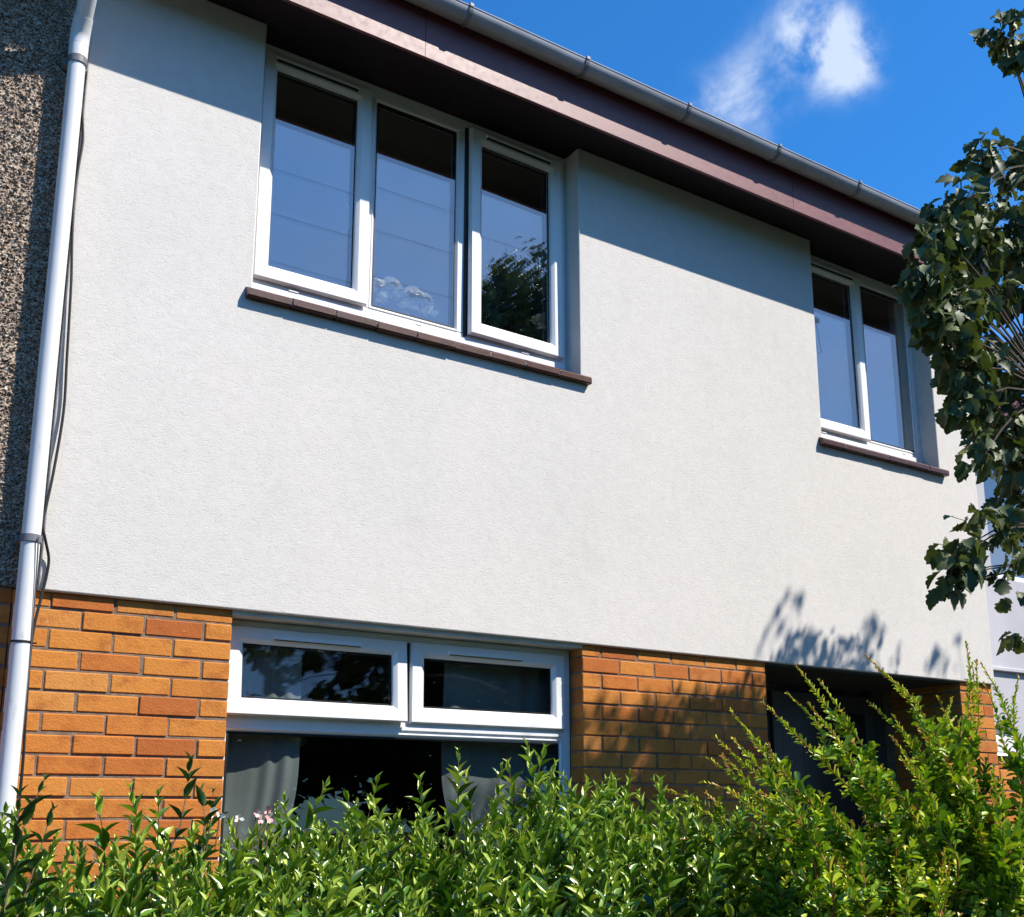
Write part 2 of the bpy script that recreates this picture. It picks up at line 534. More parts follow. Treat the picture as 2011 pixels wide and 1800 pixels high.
def brick_face(mb, x0, x1, z0, z1, y, depth, zref=2.2, off=0.0, side=None):
    """bricks laid in stretcher bond on a mortar sheet. side: reveal bricks turn the corner at x0/x1"""
    p, h, L = .075, .066, .225
    k0 = math.floor((z0 - zref) / p); k1 = math.ceil((z1 - zref) / p)
    for k in range(k0, k1):
        zz0 = zref + k * p + .0045; zz1 = zz0 + h
        if zz0 < z0 - .03: continue
        zt = min(zz1, z1)
        if zt - zz0 < .012: continue
        sh = (0.1125 if k % 2 else 0) + off
        n0 = math.floor((x0 - sh) / L) - 1
        while True:
            a = sh + n0 * L + .0045; b = a + L - .009; n0 += 1
            if a > x1 - .02: break
            a2, b2 = max(a, x0), min(b, x1)
            if b2 - a2 < .035: continue
            ea, eb = a < x0 + .006, b > x1 - .012
            if ea: a2 = x0
            if eb: b2 = x1
            j = lambda s_: rb.uniform(-s_, s_) * 1.35
            mb.box(a2 + (j(.0016) if not ea else 0), b2 + (j(.0016) if not eb else 0), y + j(.0022), y + depth,
                   zz0 + j(.0015), zt + (j(.0015) if zt == zz1 else 0), rb.uniform(.0018, .0045), rnd=rb.random())


def leaf_mesh(name, mats, parent, tmpl, inst, smooth=True, label=None, kind=None):
    """tmpl=(verts Nx3, faces list of tuples same length quads/tris), inst list of (pos, ydir, normal, length, width, rnd)"""
    TV = np.array(tmpl[0], float); TF = tmpl[1]
    n = len(inst); nv = len(TV)
    pos = np.array([i[0] for i in inst], float); yd = np.array([i[1] for i in inst], float)
    nm = np.array([i[2] for i in inst], float)
    ln = np.array([i[3] for i in inst], float); wd = np.array([i[4] for i in inst], float)
    rn = np.array([i[5] for i in inst], float)
    yd /= np.linalg.norm(yd, axis=1)[:, None] + 1e-9
    xd = np.cross(yd, nm); xd /= np.linalg.norm(xd, axis=1)[:, None] + 1e-9
    zd = np.cross(xd, yd)
    V = (pos[:, None, :] + TV[None, :, 0:1] * wd[:, None, None] * xd[:, None, :]
         + TV[None, :, 1:2] * ln[:, None, None] * yd[:, None, :]
         + TV[None, :, 2:3] * ln[:, None, None] * zd[:, None, :]).reshape(-1, 3)
    lens = np.array([len(f) for f in TF]); flat = np.concatenate([np.array(f) for f in TF])
    me = bpy.data.meshes.new(name)
    me.vertices.add(n * nv); me.vertices.foreach_set('co', V.ravel())
    LI = (flat[None, :] + (np.arange(n) * nv)[:, None]).ravel()
    me.loops.add(len(LI)); me.loops.foreach_set('vertex_index', LI)
    tot = np.tile(lens, n); st = np.concatenate([[0], np.cumsum(tot)[:-1]])
    me.polygons.add(len(tot)); me.polygons.foreach_set('loop_start', st); me.polygons.foreach_set('loop_total', tot)
    me.update(calc_edges=True)
    me.polygons.foreach_set('use_smooth', np.ones(len(tot), bool) if smooth else np.zeros(len(tot), bool))
    at = me.attributes.new('rnd', 'FLOAT', 'POINT'); at.data.foreach_set('value', np.repeat(rn, nv))
    for m in (mats if isinstance(mats, (list, tuple)) else [mats]): me.materials.append(m)
    o = bpy.data.objects.new(name, me)
    return link(o, parent, label, None, None, kind)


def tmpl_blade(prof, fold=.22, curl=.18):
    """pointed leaf: prof=[(t, halfwidth)], two halves folded on the midrib"""
    V = []; F = []
    n = len(prof)
    for (t, w) in prof:
        zc = -curl * t * t
        V += [(-w, t, zc + fold * w), (0, t, zc), (w, t, zc + fold * w)]
    for i in range(n - 1):
        a = i * 3
        F += [(a, a + 1, a + 4, a + 3), (a + 1, a + 2, a + 5, a + 4)]
    return V, F


T_PRIVET = tmpl_blade([(0, .03), (.14, .26), (.34, .48), (.56, .46), (.78, .26), (1, .0)], .35, .22)
T_BARB = tmpl_blade([(0, .05), (.25, .22), (.55, .43), (.80, .48), (.95, .30), (1, .08)], .30, .06)
T_FAR = tmpl_blade([(0, .1), (.5, .5), (1, .05)], .2, .2)


def tmpl_lobed():
    pr = [(0, .05), (.10, .30), (.20, .50), (.27, .36), (.38, .60), (.50, .66), (.56, .46), (.68, .54), (.80, .44), (.85, .26), (.94, .20), (1, .03)]
    return tmpl_blade(pr, .30, .28)


T_TREE = tmpl_lobed()

# ------------------------------------------------------------------ ground
g = MB()
g.box(-60, 60, -90, 60, -.3, 0)
g.build('ground', M_GRASS, kind='structure', label='grass ground under the hedge and house')
g = MB(); g.box(-40, 40, -4.6, -3.6 - .0, -.05, .012); g.build('pavement', M_SLAB, kind='structure')
g = MB(); g.box(-3.0, 5.0, -1.1, .03, -.05, .02); g.build('path', M_SLAB, kind='structure')
g = MB(); g.box(-60, 60, -12, -4.75, -.05, .004); g.build('road', M_ROAD, kind='structure')

# ------------------------------------------------------------------ the house
HX0, HX1 = -.728, 4.98
ZB, ZS = 2.2573, 4.918
YW = -.02
W1 = (0.0, 1.7204, 3.585, ZS)
W2 = (3.495, 4.598, 3.585, ZS)
house = thing('terraced_house', 'white rendered terraced house with orange brick ground floor and maroon eaves', 'house', loc=(2.1, 0, 0))
HL = Vector((2.1, 0, 0))


def part(mb, name, mats, parent=house, **k):
    o = mb.build(name, mats, parent, **k)
    # children keep world coordinates: cancel the parent's location
    root = parent
    while root.parent: root = root.parent
    if parent is root: o.location = -Vector(root.location)
    return o


m = MB()
wall_sheet(m, HX0, HX1, ZB, ZS, [W1, W2], YW, .135)
part(m, 'render_wall', M_RENDER, bevel=.007)

# brick ground floor
m = MB()
LOW = (0.0, 1.7225, .93, ZB)
DOOR = (2.95, 4.645, -.1, ZB)
for (a, b) in ((-.806, 0.0), (1.7225, 2.95), (4.645, 4.975)):
    m = MB()
    brick_face(m, a, b, 0.0, ZB - .002, 0.0, .1, off=(0.0 if a < 1 else 1.835 if a < 3 else 4.645))
    m.box(a + .002, b - .002, .005, .2, -.05, ZB - .001, mi=1)
    if a > 1:
        xr = b if a < 3 else a
        if a < 3:
            for k in range(-26, 1):     # bricks seen end on in the window reveal
                z0 = 2.2 + k * .075 + .0045
                if z0 > .95: m.box(1.7222 + rb.uniform(-.001, .001), 1.80, .0015, .102, z0, min(z0 + .066, ZB - .002), .0025, rnd=rb.random())
            m.box(1.7242, 1.9, .1, .2, .5, ZB - .001, mi=1)
        else:
            for k in range(-26, 1):
                z0 = 2.2 + k * .075 + .0045
                if z0 < .5: continue
                z1 = min(z0 + .066, ZB - .002)
                ys_ = [.103, .315, .540] if k % 2 else [.103, .210, .425, .540]
                for ya, yb_ in zip(ys_, ys_[1:]): m.box(4.6446 + rb.uniform(-.001, .001), 4.70, ya, yb_ - .009, z0, z1, .0025, rnd=rb.random())
            m.box(4.648, 4.9, .1, .7, 0, ZB - .001, mi=1)
    part(m, 'brick_pier', [M_BRICK, M_MORTAR])
m = MB()
brick_face(m, 0.0, 1.7225, 0, .93, 0.0, .1)
m.box(0.002, 1.7205, .0045, .2, -.05, .925, mi=1)
part(m, 'brick_wall', [M_BRICK, M_MORTAR])

# underside boards of the overhang
m = MB()
m.box(-.0, 1.7215, .0, .135, 2.2395, 2.2568)
part(m, 'window_head_board', M_CONC)
m = MB()
m.box(2.951, 4.644, .002, .62, 2.246, 2.2568)
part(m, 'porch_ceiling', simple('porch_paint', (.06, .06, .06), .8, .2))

# soffit, fascia, roof
YF = -.2985
m = MB()
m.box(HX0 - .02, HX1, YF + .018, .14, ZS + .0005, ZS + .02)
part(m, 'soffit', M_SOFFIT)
m = MB()
m.box(HX0 - .02, HX1 + .004, YF, YF + .0178, 4.847, 5.145, .0025)
part(m, 'fascia_board', M_FASCIA)
m = MB(); m.box(HX0 - .02, HX1, YF + .0185, YF + .024, 4.850, 4.9175); part(m, 'fascia_dark_sheet', M_SOFFIT)  # dark sheet added to darken the fascia back mirrored in the panes


def roof(x0, x1, yf, z0, mb, depth=3.6, pitch=32):
    ca, sa = math.cos(R(pitch)), math.sin(R(pitch))
    n = 12
    for i in range(n):
        s0, s1 = i * depth / n, (i + 1) * depth / n + .06
        a = (yf - .045 + s0 * ca, z0 + .012 + s0 * sa); b = (yf - .045 + s1 * ca, z0 - .01 + s1 * sa)
        V = [(x0, a[0], a[1]), (x1, a[0], a[1]), (x1, b[0], b[1]), (x0, b[0], b[1])]
        V += [(p[0], p[1] + .012, p[2] - .022) for p in V]
        mb.add(V, [(0, 1, 2, 3), (7, 6, 5, 4), (0, 4, 5, 1), (1, 5, 6, 2), (2, 6, 7, 3), (3, 7, 4, 0)])
    # back slope
    yr = yf - .045 + depth * ca; zr = z0 + depth * sa
    mb.add([(x0, yr, zr + .02), (x1, yr, zr + .02), (x1, yr + depth * ca, z0), (x0, yr + depth * ca, z0)], [(0, 1, 2, 3)])


m = MB(); roof(HX0 - .02, HX1 + .02, YF, 5.17, m)
part(m, 'roof', M_ROOFT)

m = MB(); m.box(.648, .651, YF - .0006, YF + .001, 4.849, 5.14); part(m, 'fascia_joint', M_BLACK)
m = MB(); m.box(3.05, 3.053, YF - .0006, YF + .001, 4.849, 5.14); part(m, 'fascia_joint', M_BLACK)
# side and back walls of the body
m = MB()
m.box(HX0 + .0, HX0 + .1, .2, 6.2, 0, 4.9)
m.box(HX1 - .1, HX1 - .002, .14, 6.2, 0, 4.95)
m.box(HX0 + .1, HX1 - .1, 6.1, 6.2, 0, 4.9)
part(m, 'party_wall', M_NBWALL)

# rooms behind the glass
m = MB()


def room(mb, x0, x1, y0, y1, z0, z1):
    V = [(x0, y0, z0), (x1, y0, z0), (x1, y1, z0), (x0, y1, z0), (x0, y0, z1), (x1, y0, z1), (x1, y1, z1), (x0, y1, z1)]
    mb.add(V, [(0, 1, 2, 3), (4, 7, 6, 5), (1, 5, 6, 2), (2, 6, 7, 3), (3, 7, 4, 0)])


room(m, -.6, 2.5, .137, 4.0, 2.6, 4.93)
room(m, 2.6, 4.86, .137, 4.0, 2.6, 4.93)
room(m, -.6, 2.6, .205, 4.5, .05, 2.5)
part(m, 'room_interior', M_ROOM)

# gutter: half round, in one run, with brackets
GY, GZ, GR = -.3565, 5.117, .0555


def gutter(mb, x0, x1):
    n = 16
    for (r_, flip) in ((GR, 1), (GR - .003, -1)):
        V = []
        for x in (x0, x1):
            for k in range(n + 1):
                t = math.pi + math.pi * k / n
                V.append((x, GY + r_ * math.cos(t), GZ + r_ * math.sin(t)))
        mb.add(V, [(k, k + 1, n + 2 + k, n + 1 + k) for k in range(n)])
    mb.tube([(x0, GY - GR + .001, GZ + .001), (x1, GY - GR + .001, GZ + .001)], .0042, 8)
    mb.tube([(x0, GY + GR - .002, GZ + .001), (x1, GY + GR - .002, GZ + .001)], .003, 6)


def bracket(mb, x):
    n = 16; w = .010
    for k in range(n):
        t0 = math.pi * .98 + math.pi * 1.02 * k / n; t1 = math.pi * .98 + math.pi * 1.02 * (k + 1) / n
        a, b = GR + .0012, GR + .0055
        P = []
        for xx in (x - w, x + w):
            for t in (t0, t1):
                for r_ in (a, b):
                    P.append((xx, GY + r_ * math.cos(t), GZ + r_ * math.sin(t)))
        mb.add(P, [(0, 1, 3, 2), (4, 6, 7, 5), (1, 5, 7, 3), (0, 2, 6, 4), (0, 4, 5, 1), (2, 3, 7, 6)])
    mb.box(x - w, x + w, GY - GR - .009, GY - GR + .002, GZ - .004, GZ + .014, .001)


m = MB(); gutter(m, HX0 - .03, HX1 + .01)
gut = part(m, 'gutter', M_GUT, smooth=True)
M_BRK = simple('bracket_grey', (.16, .165, .18), .5, .4)
for i in range(9):
    x = .825 + .672 * (i - 2)
    if x < -.7 or x > 4.95: continue
    m = MB(); bracket(m, x)
    m.build('gutter_bracket', M_BRK, gut)

# windows -----------------------------------------------------------
YS, YFR, YG = .083, .105, .110


def sash(parent, x0, x1, z0, z1, ys=YS, w=.070, vent=None, glass=M_GLASS, tilt=0.0, swing=0.0):
    before = set(parent.children)
    m = MB()
    m.ring(x0, x1, z0, z1, [(0, YFR + .004), (.0, ys + .010), (.006, ys), (w - .020, ys), (w - .017, ys + .002), (w - .002, ys + .013), (w, ys + .016), (w, YG + .004)])
    # drainage lip and mitre hints
    sp = m.build('sash', M_UPVC, parent, smooth=True)
    pane(parent, x0 + w, x1 - w, z0 + w, z1 - w, glass)
    if vent:
        m = MB()
        m.box(vent[0], vent[1], ys - .014, ys + .001, vent[2] + .006, vent[2] + .022, .002)
        m.box(vent[0] + .006, vent[1] - .006, ys - .0125, ys + .001, vent[2] + (.0035 if glass is M_GLASS_LOW else -.002), vent[2] + .0055, 0, mi=1)
        m.build('trickle_vent', [M_UPVC, M_BLACK], parent)
    for o in set(parent.children) - before:      # pushed slightly open: hung at the top (tilt) or at the right (swing)
        for v in o.data.vertices:
            v.co.y -= tilt * (z1 - v.co.z) / (z1 - z0) + swing * (x1 - v.co.x) / (x1 - x0)
    return sp


def pane(parent, x0, x1, z0, z1, glass):
    m = MB()
    for yy in (YG + .002, YG + .022):      # the two sheets of a sealed unit
        m.add([(x0 - .004, yy, z0 - .004), (x1 + .004, yy, z0 - .004), (x1 + .004, yy, z1 + .004), (x0 - .004, yy, z1 + .004)], [(0, 1, 2, 3)])
    m.build('pane', glass, parent)
    m = MB()
    m.ring(x0, x1, z0, z1, [(0, YG - .0005), (.0035, YG - .0005), (.0035, YG + .0015)])
    m.ring(x0, x1, z0, z1, [(.0, YG + .003), (.009, YG + .003), (.009, YG + .0215)])
    m.build('gasket_or_gap', M_BLACK, parent)


def frame_members(parent, x0, x1, z0, z1, verts=(), hors=(), fixed=(), glass=M_GLASS, outer=.066):
    m = MB()
    m.ring(x0, x1, z0, z1, [(0, .175), (0, YFR + .004), (.004, YFR), (outer - .006, YFR), (outer, YFR + .006), (outer, .175)])
    for (a, b) in verts: m.box(a, b, YFR + .0008, .172, z0 + outer - .001, z1 - outer + .001, .003)
    for (a, b, xa, xb) in hors: m.box(xa, xb, YFR + .0004, .173, a, b, .003)
    for (a, b, c, d) in fixed:   # glazing bead sloping to the glass
        m.ring(a - .018, b + .018, c - .018, d + .018, [(0, YFR + .0002), (.003, YFR - .003), (.006, YFR - .003), (.018, YFR + .009), (.018, YG + .004)])
    m.build('frame', M_UPVC, parent, smooth=True)
    for (a, b, c, d) in fixed: pane(parent, a, b, c, d, glass)


def win(label=None):
    o = bpy.data.objects.new('window', None); o.empty_display_size = .1
    link(o, house, label); o.location = -HL
    return o


def sill(parent, x0, x1):
    m = MB()
    n = round((x1 - x0) / .205)
    for i in range(n):
        a = x0 + (x1 - x0) * i / n + .004; b = x0 + (x1 - x0) * (i + 1) / n - .004
        dz = rb.uniform(-.002, .002); dy = rb.uniform(-.003, .003)
        V = []
        for x in (a, b):
            V += [(x, -.052 + dy, 3.583 + dz), (x, -.056 + dy, 3.588 + dz), (x, -.056 + dy, 3.612 + dz), (x, -.049 + dy, 3.621 + dz), (x, .106, 3.684), (x, .106, 3.66), (x, -.02, 3.583 + dz)]
        k = 7
        F = [tuple(range(k))[::-1], tuple(range(k, 2 * k))] + [(i_, (i_ + 1) % k, k + (i_ + 1) % k, k + i_) for i_ in range(k)]
        m.add(V, F, 0)
    for i in range(1, n):
        xx = x0 + (x1 - x0) * i / n
        m.add([(xx + s_ * .0045, *p) for s_ in (-1, 1) for p in ((-.050, 3.586), (-.052, 3.613), (.105, 3.683), (.1, 3.64))],
              [(0, 1, 2, 3), (7, 6, 5, 4), (0, 4, 5, 1), (1, 5, 6, 2), (2, 6, 7, 3), (3, 7, 4, 0)], 1)
        for q in range(3):
            c = Vector((xx + rb.uniform(-.008, .008), -.053, 3.598 + rb.uniform(-.012, .012)))
            m.tube([c + Vector((0, 0, -.004)), c, c + Vector((0, 0, .004))], [.001, .0045, .001], 6, mi=1)
    m.build('sill', [M_TILE, M_SILLMORT], parent)


# first floor left window: two opening lights and a fixed one between
w = win('wide upstairs window with three lights')
frame_members(w, 0.0, 1.7204, 3.686, ZS, verts=((.560, .601), (1.058, 1.118)), fixed=((.612, 1.052, 3.768, 4.832),))
sash(w, .030, .574, 3.744, 4.868, vent=(.082, .498, 4.828), tilt=.012)
sash(w, 1.118, 1.684, 3.744, 4.868, ys=.080, vent=(1.20, 1.61, 4.828), swing=.012, tilt=.006)
m = MB()
m.box(.018, 1.70, .089, .1048, 3.686, 3.720, .004)
m.box(.20, .245, .086, .1, 3.7205, 3.7275, .001)
m.box(1.43, 1.475, .086, .1, 3.7205, 3.7275, .001)
m.build('drip_bar', M_UPVC, w)
m = MB(); m.box(.84, .872, .1045, .1056, 3.727, 3.733); m.box(.846, .866, .1043, .1056, 3.724, 3.7265)
m.build('maker_sticker', M_METERF, w)
m = MB(); m.box(1.099, 1.1165, .0995, .108, 3.735, 4.872); m.build('gasket_or_gap', M_BLACK, w)  # black strip painting the shade in the gap beside the sash
sill(w, -.035, 1.768)
m = MB(); m.tube([(.487, .135, 4.12), (.487, .128, 4.14), (.487, .128, 4.24), (.487, .140, 4.26)], [.006, .008, .007, .006], 8)
m.build('handle', M_UPVC, w, smooth=True)

w = win('narrow upstairs window with two lights')
frame_members(w, 3.495, 4.598, 3.686, ZS, verts=((4.045, 4.088),), fixed=((4.102, 4.548, 3.768, 4.832),))
sash(w, 3.528, 4.060, 3.744, 4.868, vent=(3.59, 3.99, 4.828), tilt=.010)
m = MB()
m.box(3.51, 4.582, .089, .1048, 3.686, 3.720, .004)
m.box(3.62, 3.66, .086, .1, 3.7205, 3.7275, .001)
m.build('drip_bar', M_UPVC, w)
m = MB(); m.box(4.40, 4.425, .1045, .1056, 3.727, 3.733)
m.build('maker_sticker', M_METERF, w)
sill(w, 3.46, 4.645)

w = win('ground floor window with two top lights over a big pane')
frame_members(w, -.022, 1.7215, .95, 2.2393, verts=(), hors=((1.797, 1.860, .03, 1.69),), fixed=((.040, 1.655, 1.02, 1.789),), glass=M_GLASS_LOW, outer=.045)
m = MB(); m.box(.838, .862, YFR + .001, .17, 1.86, 2.2, .002); m.build('mullion', M_UPVC, w)
m = MB(); m.box(.833, .8445, .1005, .107, 1.858, 2.205); m.build('gasket_or_gap', M_BLACK, w)  # black strip in place of the dark gap at the mullion
sash(w, .012, .826, 1.852, 2.214, w=.069, ys=.085, vent=(.20, .60, 2.160), glass=M_GLASS_LOW, tilt=.024)
sash(w, .846, 1.680, 1.852, 2.214, w=.070, ys=.085, vent=(1.03, 1.43, 2.160), glass=M_GLASS_LOW, tilt=.004)
m = MB(); m.box(.81, 1.66, .097, .1052, 1.818, 1.834, .002)
m.build('drip_bar', M_UPVC, w)
m = MB(); m.box(-.02, 1.74, -.04, .11, .925, .95, .004); m.build('sill', M_CONC, w)

# porch door
d = bpy.data.objects.new('door', None); link(d, house); d.location = -HL
m = MB()
m.box(2.94, 3.58, .60, .68, 0, 2.25)
m.box(3.58, 3.66, .575, .68, 0, 2.2, .004)
m.box(3.672, 3.845, .590, .68, 0, 2.2, .004)
m.box(4.452, 4.53, .590, .68, 0, 2.2, .004)
m.box(3.845, 4.452, .5905, .68, 2.09, 2.2, .004)
m.box(4.54, 4.70, .60, .7, 0, 2.25)
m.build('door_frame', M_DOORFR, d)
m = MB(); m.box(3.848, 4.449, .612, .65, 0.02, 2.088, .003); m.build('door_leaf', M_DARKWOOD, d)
m = MB(); m.tube([(3.91, .60, 1.02), (3.91, .57, 1.03), (3.99, .57, 1.03)], .008, 8); m.build('handle', M_UPVC, d)

# downpipe with swan neck
m = MB()
px, py = -.776, -.072
m.tube([(px, py, .1), (px + .001, py, 1.2), (px, py, 2.4), (px - .001, py, 4.44)], [.0325] * 4, 24)
m.tube([(px, py, 4.385), (px, py, 4.43), (px, py, 4.475)], [.036, .0365, .0365], 24)
dp = part(m, 'downpipe', M_PIPE, smooth=True)
m = MB()
m.tube([(px, py, 4.44), (px, py - .001, 4.47), (px, py - .012, 4.50), (px, py - .045, 4.545)], [.037, .0375, .0375, .0365], 24)
m.tube([(px, py - .02, 4.515), (px, py - .23, 4.765)], .0335, 24)
m.tube([(px, py - .20, 4.73), (px, py - .255, 4.795), (px, GY - .004, 4.85), (px, GY, 4.89)], [.036, .036, .036, .036], 24)
m.tube([(px, GY, 4.88), (px, GY, 5.065)], [.034, .034], 24)
m.build('swan_neck', M_PIPE, dp, smooth=True)
for z in (4.368, 2.428):
    m = MB()
    m.tube([(px, py, z - .013), (px, py, z + .013)], [.0375, .0375], 24)
    m.box(px - .045, px - .02, py + .02, -.0005, z - .012, z + .012, .001)
    m.box(px + .02, px + .045, py + .02, -.0215, z - .012, z + .012, .001)
    m.build('pipe_clip', M_BRK, dp, smooth=True)
m = MB(); m.tube([(px, py, 2.052), (px, py, 2.060)], .0345, 24); m.tube([(px + .034, py, 2.056), (px + .052, py - .004, 2.056)], .003, 6)
m.build('tie', M_BLACK, dp)

# gable verge at the right end of the roof edge
# cables beside the pipe
m = MB()
cp = [(-.742, 4.21, -.05), (-.726, 4.11, -.036), (-.722, 4.05, -.034), (-.730, 3.93, -.036), (-.735, 3.80, -.040), (-.727, 3.62, -.040), (-.716, 3.45, -.038), (-.706, 3.15, -.036),
      (-.700, 2.94, -.036), (-.715, 2.72, -.046), (-.733, 2.56, -.06), (-.741, 2.49, -.066), (-.722, 2.43, -.052), (-.703, 2.37, -.034), (-.706, 2.30, -.032), (-.716, 2.235, -.036), (-.734, 2.11, -.046),
      (-.738, 2.0, -.05), (-.733, 1.8, -.046), (-.726, 1.6, -.04), (-.728, 1.2, -.03), (-.730, .5, -.02)]


def smooth_path(pts, k=5):
    pts = [Vector(p) for p in pts]; out = []
    for i in range(len(pts) - 1):
        p0, p1, p2, p3 = pts[max(i - 1, 0)], pts[i], pts[i + 1], pts[min(i + 2, len(pts) - 1)]
        for j in range(k):
            t = j / k
            out.append(.5 * ((2 * p1) + (p2 - p0) * t + (2 * p0 - 5 * p1 + 4 * p2 - p3) * t * t + (-p0 + 3 * p1 - 3 * p2 + p3) * t ** 3))
    out.append(pts[-1]); return out


m.tube(smooth_path([(x, y, z) for x, z, y in cp]), .0052, 8)
m.build('cable', M_CABLE, label='loose black cable hanging beside the white downpipe', cat='cable', smooth=True)
m = MB()
c2 = [(-.765, 4.3, -.108), (-.772, 3.2, -.108), (-.768, 2.6, -.109), (-.758, 2.43, -.112), (-.752, 2.3, -.104), (-.746, 2.1, -.094), (-.742, 1.9, -.078), (-.744, 1.5, -.070), (-.742, .9, -.06)]
m.tube(smooth_path([(x, y, z) for x, z, y in c2[3:]]), .0026, 6)
m.build('cable', simple('grey_cable', (.10, .10, .10), .5, .4), label='thin grey cable tied along the lower front of the downpipe', cat='cable', smooth=True)

# ------------------------------------------------------------------ left neighbour
nb = thing('terraced_house', 'brown roughcast house left of the downpipe', 'house')
m = MB()
# pebbled coat: displaced grid where it can be seen close by
X0, X1, Z0, Z1 = -1.16, -.729, 2.262, 4.917
st = .0036
nx, nzz = int((X1 - X0) / st), int((Z1 - Z0) / st)
V = []
for j in range(nzz + 1):
    for i in range(nx + 1):
        x = X0 + (X1 - X0) * i / nx; z = Z0 + (Z1 - Z0) * j / nzz
        f = noise.voronoi(Vector((x * 95 + z * 34, 0, z * 150 - x * 40)))[0]
        d1 = min(f[0], .6)
        hgt = .0095 * max(0, 1 - (d1 / .52) ** 2) * (0.55 + .9 * noise.noise(Vector((x * 60, 3, z * 60))) + .45)
        hgt += .004 * noise.noise(Vector((x * 25, 7, z * 25)))
        V.append((x, -.001 - max(hgt, -.003), z))
m.add(V, [(j * (nx + 1) + i, j * (nx + 1) + i + 1, (j + 1) * (nx + 1) + i + 1, (j + 1) * (nx + 1) + i) for j in range(nzz) for i in range(nx)])
m.box(-6.4, -1.16, -.006, .14, 2.262, 4.917)
m.box(-1.16, -.73, .003, .14, 2.262, 4.917)
m.build('roughcast_wall', M_ROUGH, nb, smooth=True)
m = MB(); brick_face(m, -2.5, -.808, 0, 2.255, 0.002, .1)
m.box(-6.4, -.808, .006, .2, -.05, 2.26, mi=1)
m.build('brick_wall', [M_BRICK, M_MORTAR], nb)
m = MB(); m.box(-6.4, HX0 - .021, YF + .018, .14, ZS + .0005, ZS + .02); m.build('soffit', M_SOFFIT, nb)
m = MB(); m.box(-6.4, HX0 - .021, YF, YF + .0178, 4.847, 5.145, .0025); m.build('fascia_board', M_FASCIA, nb)
m = MB(); gutter(m, -6.4, HX0 - .031); m.build('gutter', M_GUT, nb, smooth=True)
m = MB(); roof(-6.4, HX0 - .021, YF, 5.17, m); m.build('roof', M_ROOFT, nb)

# ------------------------------------------------------------------ right neighbour
nr = thing('terraced_house', 'pale grey rendered house set back beyond the white house', 'house')
m = MB()
wall_sheet(m, 4.985, 10.5, 2.45, 4.26, [(5.62, 6.9, 3.10, 4.10)], .35, .55)
wall_sheet(m, 4.985, 10.5, 1.80, 2.447, [], .365, .55)
m.build('render_wall', M_NBWALL, nr)
m = MB(); m.box(4.985, 10.5, .335, .36, 2.425, 2.452, .004); m.build('string_ledge', M_NBWALL, nr)
m = MB(); brick_face(m, 4.985, 7.5, 0, 1.798, .36, .1); m.box(4.985, 10.5, .3648, .5, -.05, 1.798, mi=1); m.build('brick_wall', [M_BRICK, M_MORTAR], nr)
m = MB(); m.box(4.985, 10.5, .10, .12, 4.22, 4.38, .003); m.build('fascia_board', M_FASCIA, nr)
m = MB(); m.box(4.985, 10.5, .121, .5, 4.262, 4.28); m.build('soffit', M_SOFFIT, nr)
m = MB(); roof(5.01, 10.5, .12, 4.40, m, 3.2, 14); m.build('roof', M_ROOFT, nr)
wn_ = bpy.data.objects.new('window', None); link(wn_, nr)
m = MB(); m.ring(5.62, 6.9, 3.10, 4.10, [(0, .50), (0, .43), (.06, .43), (.06, .45)]); m.box(6.22, 6.28, .43, .46, 3.16, 4.04, .002); m.build('frame', M_UPVC, wn_)
m = MB(); m.add([(5.68, .446, 3.16), (6.84, .446, 3.16), (6.84, .446, 4.04), (5.68, .446, 4.04)], [(0, 1, 2, 3)]); m.build('pane', M_GLASS, wn_)
m = MB(); m.box(5.62, 6.9, .49, .50, 3.10, 4.10); m.build('room_interior', M_ROOM, nr)
m = MB()
m.box(5.02, 5.52, .20, .364, 1.80, 2.03, .012, mi=1)
m.box(5.06, 5.49, .185, .201, 1.825, 1.985, .03, mi=0)
m.build('meter_cabinet', [M_METER, M_METERF], label='white meter cabinet in a dark frame on the far house wall', cat='cabinet')

# ------------------------------------------------------------------ things inside the windows
def curtain(x0, x1, z0, z1, y, label, tie=None, seed=1):
    rr = random.Random(seed)
    nx_, nz_ = 70, 40
    V = []
    for j in range(nz_ + 1):
        z = z0 + (z1 - z0) * j / nz_
        for i in range(nx_ + 1):
            u = i / nx_
            xa, xb = x0, x1
            if tie:                      # gathered towards one side by a tie-back
                k = math.exp(-((z - tie[1]) / .30) ** 2) if z > tie[1] else math.exp(-((z - tie[1]) / .8) ** 2)
                if tie[0] == 'L': xb = x1 - (x1 - x0) * .45 * k
                else: xa = x0 + (x1 - x0) * .45 * k
            x = xa + (xb - xa) * u
            ie = (1 - u) if (tie and tie[0] == 'L') else u
            yy = y + .022 - .03 * math.exp(-(ie / .38) ** 2) + .007 * math.sin(u * 34 + math.sin(z * 2) * .8 + seed) * (.5 + .5 * math.sin(u * 9 + seed)) + .012 * math.sin(z * 5 + u * 3)
            V.append((x, yy, z))
    m = MB()
    m.add(V, [(j * (nx_ + 1) + i, j * (nx_ + 1) + i + 1, (j + 1) * (nx_ + 1) + i + 1, (j + 1) * (nx_ + 1) + i) for j in range(nz_) for i in range(nx_)])
    m.build('curtain', M_CURT, label=label, cat='curtain', smooth=True, group='curtains in the ground floor window')


curtain(-.02, .375, .9, 2.22, .185, 'pale curtain at the left side of the ground floor window, sunlit at its foot', ('L', 1.05), 1)
curtain(1.07, 1.72, .9, 2.22, .20, 'dim grey curtain at the right side of the ground floor window', ('R', 1.05), 2)
m = MB(); m.box(-.1, 1.85, .176, .42, 3.66, 3.69, .004)
part(m, 'window_board', M_BOARD)
m = MB(); m.box(3.42, 4.66, .176, .42, 3.66, 3.69, .004)
part(m, 'window_board', M_BOARD)


